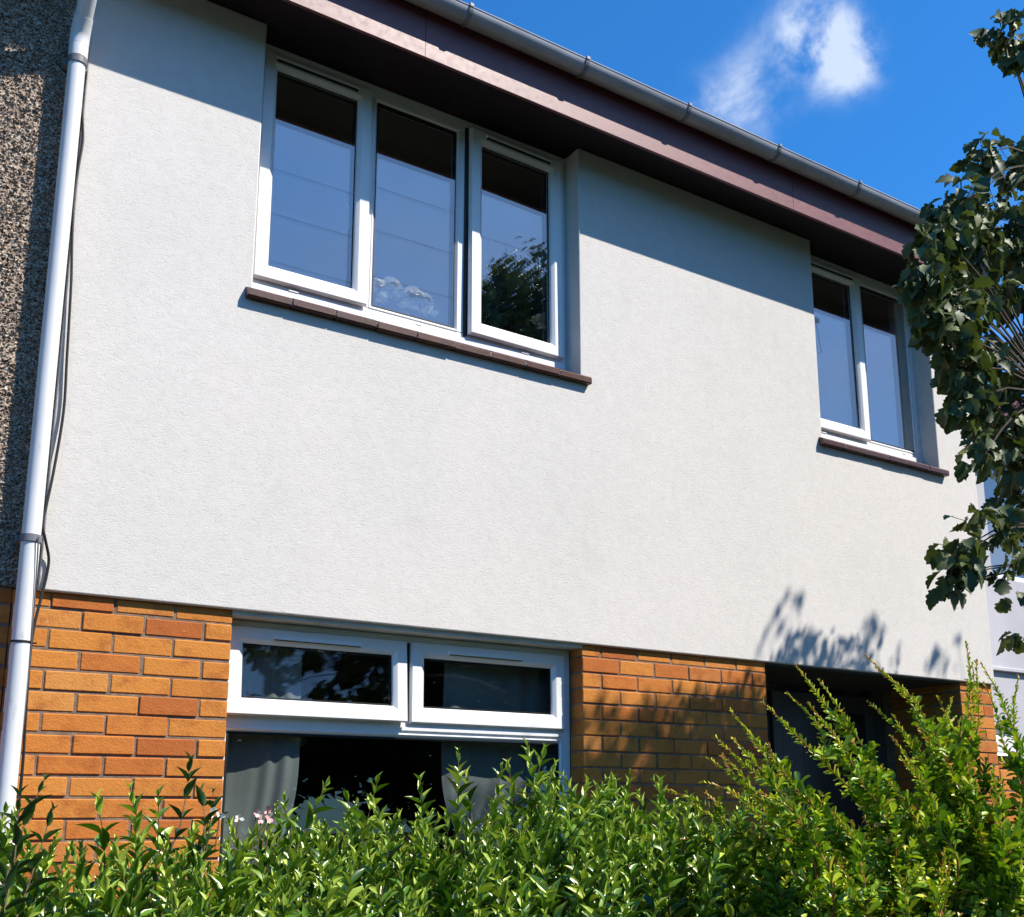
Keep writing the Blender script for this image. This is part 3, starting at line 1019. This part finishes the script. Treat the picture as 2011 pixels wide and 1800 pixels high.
def bloom(mb, c, r, rr, mi=0):
    c = Vector(c)
    for layer in range(3):
        for k in range(6 - layer):
            a = rr.uniform(0, 6.28); e = .15 + layer * .45 + rr.uniform(-.15, .15)
            d = Vector((math.cos(a) * math.cos(e), math.sin(a) * math.cos(e) * .8 - .15, math.sin(e)))
            s_ = d.cross(Vector((0, 0, 1))).normalized(); u_ = s_.cross(d)
            p = c + d * r * .25
            V = []
            for (t, w_, cu) in ((0, .12, 0), (.4, .5, .12), (.8, .55, .1), (1.05, .3, -.1)):
                for sd in (-1, 0, 1):
                    V.append(p + d * r * t + s_ * r * w_ * sd + u_ * r * (cu + .18 * abs(sd) + rr.uniform(-.06, .06)))
            mb.add(V, [(q * 3 + h, q * 3 + h + 1, q * 3 + h + 4, q * 3 + h + 3) for q in range(3) for h in (0, 1)], mi, rr.random())


def vase_flowers(x, y, z, heads, label, seed):
    rr = random.Random(seed)
    root = thing('flower_vase', label, 'flowers', loc=(x, y, z))
    m = MB(); n = 16
    pr = [(.03, 0), (.045, .03), (.05, .06), (.035, .10), (.022, .12), (.03, .135)]
    V = [(r_ * math.cos(6.283 * k / n), r_ * math.sin(6.283 * k / n), h) for r_, h in pr for k in range(n)]
    m.add(V, [(i * n + k, i * n + (k + 1) % n, (i + 1) * n + (k + 1) % n, (i + 1) * n + k) for i in range(len(pr) - 1) for k in range(n)])
    m.build('vase', M_VASE, root, smooth=True)
    for (hx, hy, hz, hr) in heads:
        m = MB(); bloom(m, (hx - x, hy - y, hz - z), hr, rr)
        m.tube([(0, 0, .12), ((hx - x) * .5, (hy - y) * .5, .5 * (hz - z) + .06), (hx - x, hy - y, hz - z)], .002, 5, mi=1)
        m.build('bloom', [M_PETALW, M_STEMG], root, smooth=True)
    inst = []
    for k in range(26):
        a = rr.uniform(0, 6.28); h = rr.uniform(.10, .2)
        p = Vector((rr.uniform(-.12, .12), rr.uniform(-.03, .03), h))
        inst.append((p, Vector((math.cos(a), math.sin(a) * .6, rr.uniform(-.2, .6))), (rr.uniform(-.4, .4), -.6, .8), rr.uniform(.03, .055), .02, rr.random()))
    leaf_mesh('leaves', M_TREEL, root, T_PRIVET, inst)


vase_flowers(.83, .215, 3.69, [(.675, .170, 3.885, .046), (.735, .175, 3.905, .048), (.79, .168, 3.872, .042), (.85, .170, 3.885, .050), (.905, .172, 3.878, .046), (.945, .175, 3.835, .038), (.83, .18, 3.835, .044), (.71, .18, 3.84, .04)],
             'white blooms in a vase behind the middle pane of the wide window', 3)
vase_flowers(1.60, .215, 3.69, [(1.585, .17, 3.955, .034), (1.635, .17, 3.975, .036), (1.61, .165, 3.92, .030)], 'small white blooms in a vase behind the right pane of the wide window', 4)

# ------------------------------------------------------------------ street wires and poles (seen mirrored in the panes)
for (z, lb) in ((8.33, 'highest thin wire mirrored in the upstairs panes'), (7.80, 'middle thin wire mirrored in the upstairs panes'), (7.24, 'lowest thin wire mirrored in the upstairs panes')):
    m = MB()
    m.tube([(-26 + 1.22 * i, -5.98, z + .00045 * (-6 + 1.22 * i - 4) ** 2 * .3) for i in range(29)], .0024, 5)
    m.build('overhead_wire', M_CABLE, label=lb, cat='wire', group='telephone wires over the street')

pole = thing('utility_pole', 'brown wooden telephone pole over the street', 'pole', loc=(8.25, -6.0, 0))
m = MB(); m.tube([(0, 0, 0), (0, 0, 4.5), (0, 0, 9.2)], [.14, .12, .095], 14); m.build('post', M_WOODPOLE, pole, smooth=True)
m = MB(); m.box(-.05, .05, -.02, .16, 7.1, 8.8, .006); m.build('wire_bracket', M_BRK, pole)
# ------------------------------------------------------------------ hedge
rh = random.Random(11)


def rnd_perp(d, rr):
    a = d.orthogonal().normalized(); b = d.cross(a)
    t = rr.uniform(0, 6.283)
    return a * math.cos(t) + b * math.sin(t)


stems = MB(); hleaf = []; UP = Vector((0, 0, 1))


def shoot(base, tip, rr, leaves, mb, sp=.0190, L0=.047, bend=.03, r0=.0022, a0=None):
    base, tip = Vector(base), Vector(tip)
    n = max(3, int((tip - base).length / .05))
    mid = Vector((rr.uniform(-bend, bend), rr.uniform(-bend, bend), 0))
    pts = [base.lerp(tip, i / n) + mid * math.sin(math.pi * i / n) for i in range(n + 1)]
    mb.tube(pts, [r0 * (1 - .65 * i / n) for i in range(n + 1)], 4, cap=False)
    tot = (tip - base).length; s_ = rr.uniform(0, sp); k = 0; ang = rr.uniform(0, 6.28) if a0 is None else a0
    while s_ < tot:
        t = s_ / tot; i = min(int(t * n), n - 1); p = pts[i].lerp(pts[i + 1], t * n - i)
        d = (pts[i + 1] - pts[i]).normalized()
        a = d.orthogonal().normalized(); b = d.cross(a)
        grow = (1 - .62 * max(0, (t - .72) / .28))
        for h in (0, math.pi):
            th = ang + h + rr.uniform(-.3, .3)
            sd = a * math.cos(th) + b * math.sin(th)
            el = rr.uniform(.32, .85) if t < .88 else rr.uniform(.15, .5)
            ld = (d * math.cos(el) + sd * math.sin(el)).normalized()
            nm = (d * math.sin(el) - sd * math.cos(el)) * -1
            nm = (nm * -1 + Vector((rr.uniform(-.35, .35), rr.uniform(-.35, .35), rr.uniform(-.2, .4))))
            ll = L0 * rr.uniform(.72, 1.2) * grow
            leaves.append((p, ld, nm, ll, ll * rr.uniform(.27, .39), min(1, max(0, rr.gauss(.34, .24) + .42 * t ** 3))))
        ang += 1.571 + rr.uniform(-.25, .25); s_ += sp * rr.uniform(.8, 1.25) * (1.0 if t < .8 else .7); k += 1


def top(x):
    return 1.455 + .028 * math.sin(x * 3.1 + 1) + .016 * math.sin(x * 9 + .5) + .045 * math.exp(-((x + .12) / .28) ** 2) - .03 * math.exp(-((x - .75) / .4) ** 2) - .05 * min(1, max(0, (x - .02) / .35))


x = -2.7
while x < 1.1:
    y = -2.78
    while y < -2.14:
        if rh.random() < .16:
            y += .052; continue
        bx, by = x + rh.uniform(-.025, .025), y + rh.uniform(-.025, .025)
        edge = max(0, (-2.58 - by) / .2)
        tz = top(bx) - .085 * edge + rh.gauss(-.025, .032)
        L = rh.uniform(.26, .40)
        lean = Vector((rh.gauss(0, .045), rh.gauss(-.01 - .05 * edge, .04), 0))
        shoot((bx - lean.x, by - lean.y, tz - L), (bx + lean.x * .6, by + lean.y * .6, tz), rh, hleaf, stems)
        y += .052
    x += .052
# upright new growth that stands clear of the clipped top
for (x, y, z) in [(-.194, -2.4, 1.594), (-.385, -2.45, 1.581), (-.287, -2.45, 1.554), (-.124, -2.4, 1.56), (.183, -2.35, 1.53), (.021, -2.4, 1.53), (-.55, -2.45, 1.531), (-.653, -2.45, 1.511),
                  (-.708, -2.4, 1.485), (-.99, -2.45, 1.504), (.236, -2.4, 1.5), (.399, -2.4, 1.49), (-1.028, -2.4, 1.492), (-.60, -2.42, 1.50),
                  (-.16, -2.42, 1.60), (-.23, -2.38, 1.57), (-.34, -2.4, 1.545), (-.44, -2.4, 1.53), (.1, -2.3, 1.52), (-.93, -2.4, 1.50)]:
    lx = rh.uniform(-.06, .06)
    shoot((x - lx - .03, y, z - .30), (x, y, z), rh, hleaf, stems, sp=.026, L0=.048)
hedge = thing('hedge', 'leafy green hedge with upright shoots along the bottom of the picture', 'hedge', loc=(0, 0, 0))
# thinner older wood and leaf below
for k in range(260):
    x = rh.uniform(-2.7, 2.3); y = rh.uniform(-2.68, -2.25)
    stems.tube([(x, y, 0), (x + rh.uniform(-.1, .1), y + rh.uniform(-.05, .05), .6), (x + rh.uniform(-.15, .15), y + rh.uniform(-.1, .1), 1.2)], [.008, .006, .003], 5, cap=False)
for k in range(5200):
    x = rh.uniform(-2.7, 2.3); y = rh.choice((rh.uniform(-2.82, -2.62), rh.uniform(-2.82, -2.12))); z = rh.uniform(.1, 1.2)
    a = rh.uniform(0, 6.28)
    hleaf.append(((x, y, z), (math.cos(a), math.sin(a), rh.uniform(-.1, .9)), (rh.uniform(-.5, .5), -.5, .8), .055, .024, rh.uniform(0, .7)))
stems.build('stems', M_STEMG, hedge)
# a darker shoot close by at the left, and one bent over the brick pier
dl = []; dm = MB()
for (b, t_) in (((-1.235, -2.86, 1.25), (-1.168, -2.72, 1.512)), ((-1.26, -2.88, 1.25), (-1.215, -2.80, 1.490)), ((-1.25, -2.84, 1.22), (-1.165, -2.76, 1.470)), ((-1.285, -2.86, 1.22), (-1.255, -2.80, 1.50)),
                ((-.965, -2.5, 1.33), (-.897, -2.45, 1.556)), ((-.89, -2.46, 1.36), (-.845, -2.42, 1.50)), ((-.87, -2.46, 1.36), (-.865, -2.42, 1.505))):
    shoot(b, t_, rh, dl, dm, sp=.028, L0=.037, r0=.0020)
dm.build('stems', M_STEMG, hedge)
leaf_mesh('leaves', mat_leaf('old_hedge_leaf', (.016, .05, .010), (.03, .075, .014), (.05, .12, .02), .2, .38, .5), hedge, T_PRIVET, dl)
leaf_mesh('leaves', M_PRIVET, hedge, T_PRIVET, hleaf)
fl = MB()
for (x, y, z) in [(-.841, -2.45, 1.458), (-.812, -2.46, 1.454), (-.785, -2.47, 1.462), (-.767, -2.47, 1.466), (-.761, -2.47, 1.455), (-.776, -2.47, 1.452), (-.855, -2.45, 1.463)]:
    pk = x > -.79
    for q in range(5):
        a = rh.uniform(0, 6.28)
        d_ = Vector((math.cos(a), -.6 + rh.uniform(-.3, .3), math.sin(a))).normalized()
        s_ = d_.cross(Vector((0, 1, 0))).normalized()
        p = Vector((x, y, z)); r_ = rh.uniform(.007, .012)
        fl.add([p, p + d_ * r_ * .6 + s_ * r_ * .3, p + d_ * r_, p + d_ * r_ * .6 - s_ * r_ * .3], [(0, 1, 2, 3)], 1 if (pk and rh.random() < .5) else 0)
    fl.tube([(x - .004, y + .004, z - .06), (x, y, z)], .0012, 4, mi=2)
fl.build('blossom', [M_PETALW, M_PETALP, M_STEMG], hedge)

# ------------------------------------------------------------------ arching bush at the right
rs = random.Random(23)
bst = MB(); bl = []


def spray(pts, rr, sp=.0112, L0=.026, twig=True, r0=.0030):
    P = smooth_path(pts, 4)                # tip first
    P = P[::-1]                            # base to tip
    n = len(P)
    bst.tube(P, [r0 * (1 - .75 * i / (n - 1)) for i in range(n)], 5, cap=False, rnd=rr.random())
    cum = [0]
    for i in range(1, n): cum.append(cum[-1] + (P[i] - P[i - 1]).length)
    tot = cum[-1]; s_ = 0.0
    while s_ < tot:
        t = s_ / tot
        i = max(k for k in range(n) if cum[k] <= s_ + 1e-9); i = min(i, n - 2)
        p = P[i].lerp(P[i + 1], (s_ - cum[i]) / max(1e-6, cum[i + 1] - cum[i])); d = (P[i + 1] - P[i]).normalized()
        nl = 3 if t < .93 else 2
        a = rnd_perp(d, rr)
        tw = twig and rr.random() < .42 and .04 < t < .82
        if tw:
            sd = (rnd_perp(d, rr) + Vector((0, 0, .35))).normalized()
            e = p + (d * .7 + sd * .8).normalized() * rr.uniform(.05, .12) * (1.15 - t)
            spray([e, p.lerp(e, .5) + Vector((0, 0, .003)), p], rr, sp * 1.0, L0 * .9, False, .0014)
        for k in range(nl):
            sd = Matrix.Rotation(k * 2.1 + rr.uniform(-.5, .5), 3, d) @ a
            el = rr.uniform(.5, 1.15) if t < .9 else rr.uniform(.2, .7)
            ld = (d * math.cos(el) + sd * math.sin(el)).normalized()
            nm = (d * math.sin(el) - sd * math.cos(el)) + Vector((rr.uniform(-.4, .4), rr.uniform(-.4, .4), rr.uniform(-.1, .5)))
            sc = 1.0 if t < .55 else max(.32, 1 - .95 * (t - .55) / .45 * .72)
            ll = L0 * rr.uniform(.7, 1.3) * sc
            col = min(.94, max(0, rr.gauss(.38, .2) + .45 * t ** 3))
            if t > .94 and rr.random() < .45: col = 1.0
            elif rr.random() < .012: col = 1.0
            bl.append((p, ld, nm, ll, ll * rr.uniform(.42, .58), col))
        s_ += sp * rr.uniform(.7, 1.3) * (1 if t < .85 else .55)


SPR = [
    [(.022, -2.7, 1.564), (.055, -2.75, 1.521), (.107, -2.8, 1.455), (.142, -2.85, 1.363), (.132, -2.9, 1.278), (.25, -2.8, .9)],
    [(.044, -2.75, 1.649), (.07, -2.78, 1.597), (.152, -2.8, 1.512), (.201, -2.85, 1.417), (.217, -2.9, 1.309), (.3, -2.8, 1.0)],
    [(.132, -2.75, 1.67), (.181, -2.78, 1.61), (.268, -2.8, 1.533), (.321, -2.85, 1.454), (.35, -2.9, 1.341), (.4, -2.8, 1.0)],
    [(.388, -2.6, 1.78), (.405, -2.65, 1.703), (.422, -2.7, 1.624), (.42, -2.75, 1.558), (.426, -2.8, 1.434), (.45, -2.8, 1.0)],
    [(.448, -2.75, 1.784), (.474, -2.8, 1.72), (.507, -2.82, 1.662), (.51, -2.85, 1.597), (.522, -2.88, 1.494), (.527, -2.9, 1.374), (.5, -2.8, 1.0)],
    [(.656, -2.85, 1.815), (.63, -2.87, 1.74), (.596, -2.88, 1.661), (.522, -2.9, 1.574), (.524, -2.92, 1.493), (.503, -2.95, 1.357), (.5, -2.85, 1.0)],
    [(.627, -2.9, 1.769), (.65, -2.92, 1.704), (.639, -2.95, 1.637), (.641, -2.98, 1.553), (.62, -3.0, 1.413), (.55, -2.85, 1.0)],
    [(.458, -2.8, 1.656), (.484, -2.83, 1.577), (.503, -2.87, 1.494), (.533, -2.9, 1.413), (.52, -2.8, 1.1)],
    [(.32, -2.9, 1.603), (.349, -2.92, 1.55), (.375, -2.94, 1.473), (.367, -2.96, 1.379), (.4, -2.85, 1.1)],
    [(.005, -2.6, 1.505), (.053, -2.65, 1.475), (.097, -2.7, 1.417), (.109, -2.75, 1.324), (.2, -2.75, 1.0)],
    [(-.098, -2.9, 1.584), (-.029, -2.9, 1.525), (.021, -2.92, 1.455), (.033, -2.95, 1.37), (.1, -2.9, 1.1)],
    [(.097, -2.9, 1.651), (.16, -2.9, 1.593), (.2, -2.92, 1.519), (.226, -2.95, 1.436), (.3, -2.9, 1.1)],
    [(.938, -2.6, 1.736), (.819, -2.65, 1.641), (.702, -2.7, 1.543), (.587, -2.75, 1.432), (.5, -2.75, 1.1)],
    [(.681, -2.95, 1.735), (.651, -2.95, 1.659), (.621, -2.97, 1.553), (.573, -3.0, 1.433), (.5, -2.9, 1.1)],
    [(-.022, -3.05, 1.455), (.023, -3.05, 1.406), (.004, -3.08, 1.327), (.1, -3.0, 1.1)],
    [(.111, -3.1, 1.372), (.145, -3.1, 1.331), (.137, -3.12, 1.268), (.2, -3.0, 1.05)],
    [(.491, -3.0, 1.55), (.464, -3.02, 1.453), (.421, -3.05, 1.362), (.4, -2.95, 1.1)],
]
for s_ in SPR:
    spray(s_, rs)
    for q in range(2):      # companions beside each long spray, a little shorter
        off = Vector((rs.uniform(-.05, .07), rs.uniform(-.10, .10), rs.uniform(-.10, -.03)))
        spray([Vector(p_) + off * (1 - .5 * i / len(s_)) + Vector((rs.gauss(0, .012), 0, rs.gauss(0, .01))) for i, p_ in enumerate(s_)][:-1] + [s_[-1]], rs, sp=.014)
for k in range(165):      # the rest of the bush, arching out of its foot
    bx = rs.uniform(.06, 1.5); by = rs.uniform(-3.05, -2.5)
    hz = 1.22 + .15 * min(1, (bx - .05) / .5) + rs.uniform(-.24, .13)
    lean = rs.uniform(.04, .20)
    a = rs.gauss(2.6, .9)
    tip = Vector((bx + math.cos(a) * lean, by + math.sin(a) * lean * .5, hz))
    base = Vector((bx * .6 + .25, -2.8, .75))
    mid = base.lerp(tip, .55) + Vector((0, 0, .06))
    spray([tip, tip.lerp(mid, .5) + Vector((0, 0, .012)), mid, base], rs, sp=.0155)
for k in range(26):
    a = rs.uniform(0, 6.28)
    bst.tube([(.6 + .1 * math.cos(a), -2.8 + .08 * math.sin(a), 0), (.6 + .3 * math.cos(a), -2.8 + .12 * math.sin(a), .5), (.6 + .6 * math.cos(a), -2.8 + .16 * math.sin(a), 1.0)], [.009, .007, .004], 5, cap=False)
bush = thing('thorny_bush', 'arching thorny bush with small oval yellow-green leaves at the lower right', 'bush', loc=(0, 0, 0))
bst.build('stems', M_STEMR, bush)
leaf_mesh('leaves', M_BARB, bush, T_BARB, bl)

# ------------------------------------------------------------------ tree at the right
rt = random.Random(77)
tree = thing('broadleaf_tree', 'drooping leafy tree branches hanging in from the right edge', 'tree', loc=(0, 0, 0))
tw = MB(); tl_ = []
FR = [(1.085, -2.5, 2.93, .045), (1.13, -2.5, 2.84, .06), (1.15, -2.5, 3.04, .06), (1.135, -2.5, 2.07, .05), (1.16, -2.5, 2.14, .05), (1.25, -2.5, 2.70, .07), (1.24, -2.5, 3.12, .07), (1.637, -2.5, 3.997, 0.047), (1.72, -2.5, 3.985, 0.055), (1.70, -2.5, 3.90, 0.04), (1.461, -2.5, 3.463, 0.064), (1.794, -2.4, 3.594, 0.09), (1.33, -2.5, 3.261, 0.07), (1.673, -2.4, 3.366, 0.117), (1.209, -2.5, 3.09, 0.067),
      (1.539, -2.4, 3.198, 0.098), (1.108, -2.5, 2.932, 0.073), (1.408, -2.4, 3.005, 0.09), (1.761, -2.4, 3.3, 0.068), (1.194, -2.5, 2.797, 0.088), (1.482, -2.4, 2.803, 0.094),
      (1.261, -2.5, 2.594, 0.073), (1.552, -2.4, 2.585, 0.094), (1.311, -2.5, 2.45, 0.058), (1.62, -2.4, 2.50, 0.063), (1.294, -2.5, 2.251, 0.058), (1.392, -2.5, 2.19, 0.058),
      (1.166, -2.5, 2.16, 0.035), (1.137, -2.5, 2.079, 0.032), (1.119, -2.5, 2.035, 0.020), (1.224, -2.5, 2.248, 0.026), (1.341, -2.5, 2.095, 0.030), (1.43, -2.5, 2.046, 0.036), (1.421, -2.5, 1.93, 0.03),
      (1.30, -2.5, 2.90, .085), (1.36, -2.45, 2.72, .08), (1.70, -2.35, 2.70, .085), (1.86, -2.3, 3.15, .06), (1.25, -2.45, 3.0, .06), (1.60, -2.4, 3.06, .07), (1.42, -2.4, 3.28, .08)]
BIG = [(3.9, -1.95, 4.2, .5), (4.4, -1.9, 4.6, .5), (3.7, -1.95, 3.9, .4), (4.9, -1.9, 4.5, .5), (4.2, -1.9, 3.6, .5), (4.6, -1.95, 4.1, .5), (2.40, -3.0, 5.0, .34), (3.05, -3.05, 5.85, .42), (3.35, -3.05, 5.95, .40), (2.65, -3.0, 5.35, .36), (1.95, -2.4, 3.35, .24), (1.95, -2.4, 2.85, .24), (2.0, -2.4, 3.75, .2), (1.85, -2.4, 2.45, .16), (3.1, -3.0, 5.55, .62), (2.75, -2.95, 5.2, .5), (2.9, -2.8, 4.3, .55), (3.6, -3.2, 5.7, .6), (4.3, -3.1, 5.9, .75), (4.9, -3.2, 6.1, .7), (5.5, -3.2, 6.2, .6), (3.7, -3.1, 4.7, .8), (4.6, -3.1, 5.0, .8), (5.4, -3.1, 5.4, .7), (2.35, -2.6, 3.6, .35), (2.5, -2.7, 3.0, .35)]
TR0 = Vector((4.1, -3.25, 0))
tw.tube(smooth_path([(4.1, -3.25, 0), (4.13, -3.23, 1.2), (4.05, -3.2, 2.4), (4.15, -3.15, 3.6), (4.3, -3.15, 4.8), (4.35, -3.1, 6.0)], 4), [.15 - .13 * i / 20 for i in range(21)], 12)
limb_ends = []
for (x, y, z, r_) in BIG:
    s0 = Vector((4.08, -3.2, max(2.2, min(4.6, z - 1.6))))
    e = Vector((x, y, z)); mid = s0.lerp(e, .5) + Vector((0, 0, .18))
    tw.tube(smooth_path([s0, mid, e], 5), [.05 - .042 * i / 10 for i in range(11)], 7)
# limb that reaches into the picture, with hanging twigs
main = smooth_path([(4.05, -3.2, 2.7), (3.0, -2.9, 3.5), (2.3, -2.55, 3.75), (1.9, -2.45, 3.62)], 5)
tw.tube(main, [.045 - .036 * i / (len(main) - 1) for i in range(len(main))], 7)
main2 = smooth_path([(4.05, -3.2, 2.3), (3.0, -2.8, 2.9), (2.2, -2.5, 2.95), (1.8, -2.45, 2.75)], 5)
tw.tube(main2, [.04 - .032 * i / (len(main2) - 1) for i in range(len(main2))], 7)


def limit(xs):
    pts = [(-9, -1), (.35, -.2), (.75, 1.0), (1.0, 1.7), (1.2, 1.92), (1.85, 1.97), (2.35, 2.12), (2.9, 2.2), (3.2, 2.45), (4.4, 2.45), (4.9, 2.3), (9, 2.3)]
    for (a, b), (c, d_) in zip(pts, pts[1:]):
        if a <= xs <= c: return b + (d_ - b) * (xs - a) / (c - a)
    return 0


def ok(p):   # keeps the crown low enough for the wall above the porch to stay in the sun
    dd = -.02 - p.y
    return p.z - 1.55 * dd <= limit(p.x - .83 * dd)


def tleaf(p, rr, out, droop=.8, L0=.050):
    ld = (out * .6 + Vector((rr.uniform(-.6, .6), rr.uniform(-.6, .6), -droop + rr.uniform(-.5, .5)))).normalized()
    nm = Vector((rr.uniform(-.8, .8), rr.uniform(-.9, .5), rr.uniform(0, 1)))
    ll = L0 * rr.uniform(.65, 1.25)
    tl_.append((p, ld, nm, ll, ll * rr.uniform(.52, .80), min(1, max(0, rr.gauss(.42, .24)))))


mains = main + main2
for (x, y, z, r_) in FR:
    c = Vector((x, y, z))
    near = min([q for q in mains if q.x > x + .1] or mains, key=lambda q: (q - c).length)
    if z < 2.3: near = min([Vector((1.62, -2.42, 2.62)), Vector((1.75, -2.5, 2.3)), Vector((1.70, -2.5, 2.12))], key=lambda q: abs(q.z - z - .12))
    midp = near.lerp(c, .55) + Vector((0, 0, .05))
    tw.tube(smooth_path([near, midp, c], 3), [.005 - .0035 * i / 6 for i in range(7)], 4, cap=False)
    n = int((12 + 4300 * r_ * r_ * 1.55) * (.6 if z < 2.3 else 1))
    for k in range(n):
        while True:
            v = Vector((rt.uniform(-1, 1), rt.uniform(-1, 1), rt.uniform(-1, 1)))
            if v.length < 1: break
        p = c + Vector((v.x * r_, v.y * max(r_, .08), v.z * r_)) * .85
        p.z += .018
        tleaf(p, rt, v.normalized() if v.length > .01 else Vector((0, 0, 1)))
        if rt.random() < .35: tw.tube([c.lerp(p, .3), p], .0011, 3, cap=False)
for (x, y, z, r_) in BIG:
    c = Vector((x, y, z))
    for k in range(int((2400 if x > 3.65 else 1700 if r_ > .3 else 2600) * r_ * r_)):
        v = Vector((rt.gauss(0, 1), rt.gauss(0, 1), rt.gauss(0, 1))).normalized() * rt.uniform(.3, 1.05)
        q = c + Vector((v.x * r_, v.y * min(r_, .5), v.z * r_))
        if r_ > .3 and q.x < 1.62 * (q.y + 4.3414) - 1.4851 + .15: continue
        for h in range(3):
            p = q + Vector((rt.gauss(0, .05), rt.gauss(0, .05), rt.gauss(0, .05)))
            if ok(p): tleaf(p, rt, v.normalized(), L0=.056)
# loose tips out of view, placed up the sun's rays to shadow the wall
for (sx, sz, d_) in [(2.90, 2.33, 3.0), (2.98, 2.47, 2.9), (3.08, 2.52, 2.8), (3.14, 2.56, 3.1), (3.20, 2.60, 3.0), (3.1, 2.36, 2.9), (3.24, 2.40, 2.7), (3.30, 2.44, 2.8), (3.46, 2.36, 3.0), (3.55, 2.30, 2.9), (3.60, 2.36, 2.9), (3.68, 2.34, 3.1), (3.74, 2.42, 3.1), (3.78, 2.50, 3.1), (3.83, 2.56, 3.1), (3.70, 2.30, 3.0), (3.80, 2.46, 3.0), (3.88, 2.48, 3.0), (4.0, 2.34, 3.0), (4.3, 2.33, 2.9), (4.38, 2.40, 2.9), (4.44, 2.46, 2.9), (4.5, 2.42, 2.9), (4.62, 2.5, 2.9)]:
    d_ -= .45
    p = Vector((sx + .83 * d_, -.02 - d_, sz + 1.55 * d_))
    for h in range(4): tleaf(p + Vector((rt.gauss(0, .02), rt.gauss(0, .02), rt.gauss(0, .02))), rt, Vector((.2, 0, 1)), L0=.055)
    tw.tube([p, p + Vector((rt.uniform(-.1, .1), .0, -.35))], [.002, .004], 4, cap=False)
tw.build('trunk', M_BARK, tree, smooth=True)
leaf_mesh('crown', M_TREEL, tree, T_TREE, tl_)

# ------------------------------------------------------------------ far side of the street (mirrored in the low panes)
def far_tree(x, y, h, r_, label, seed):
    rr = random.Random(seed)
    root = thing('garden_tree', label, 'tree', 'dark trees across the street', loc=(x, y, 0))
    m = MB(); m.tube([(0, 0, 0), (.1, 0, h * .35), (0, .1, h * .8)], [.22, .17, .05], 8); m.build('trunk', M_BARK, root, smooth=True)
    inst = []
    for k in range(8500):
        v = Vector((rr.gauss(0, 1), rr.gauss(0, 1), rr.gauss(0, 1))).normalized()
        q = rr.uniform(.55, 1.0) * (1 + .22 * noise.noise(v * 2 + Vector((seed, 0, 0))))
        p = Vector((v.x * r_ * q, v.y * r_ * q * .8, h * .56 + v.z * h * .44 * q))
        inst.append((p, (rr.uniform(-1, 1), rr.uniform(-1, 1), rr.uniform(-.6, .6)), (rr.uniform(-1, 1), rr.uniform(-1, 1), 1), .40, .26, rr.random()))
    leaf_mesh('crown', M_FARL, root, T_FAR, inst)


for i, (x, y, h, r_, lb) in enumerate([(-6, -21, 7.6, 3.7, 'round dark tree across the street, left of centre'), (0.5, -22, 8.0, 3.9, 'tall dark tree straight across the street'), (7, -21, 7.2, 3.8, 'low dark tree across the street, right of centre'),
                                     (13, -21, 7.8, 3.8, 'wide dark tree across the street far to the right'), (19, -19, 7.4, 3.8, 'last dark tree across the street at the right end'), (-12, -20, 7.4, 3.8, 'last dark tree across the street at the left end')]):
    far_tree(x, y, h, r_, lb, i + 40)
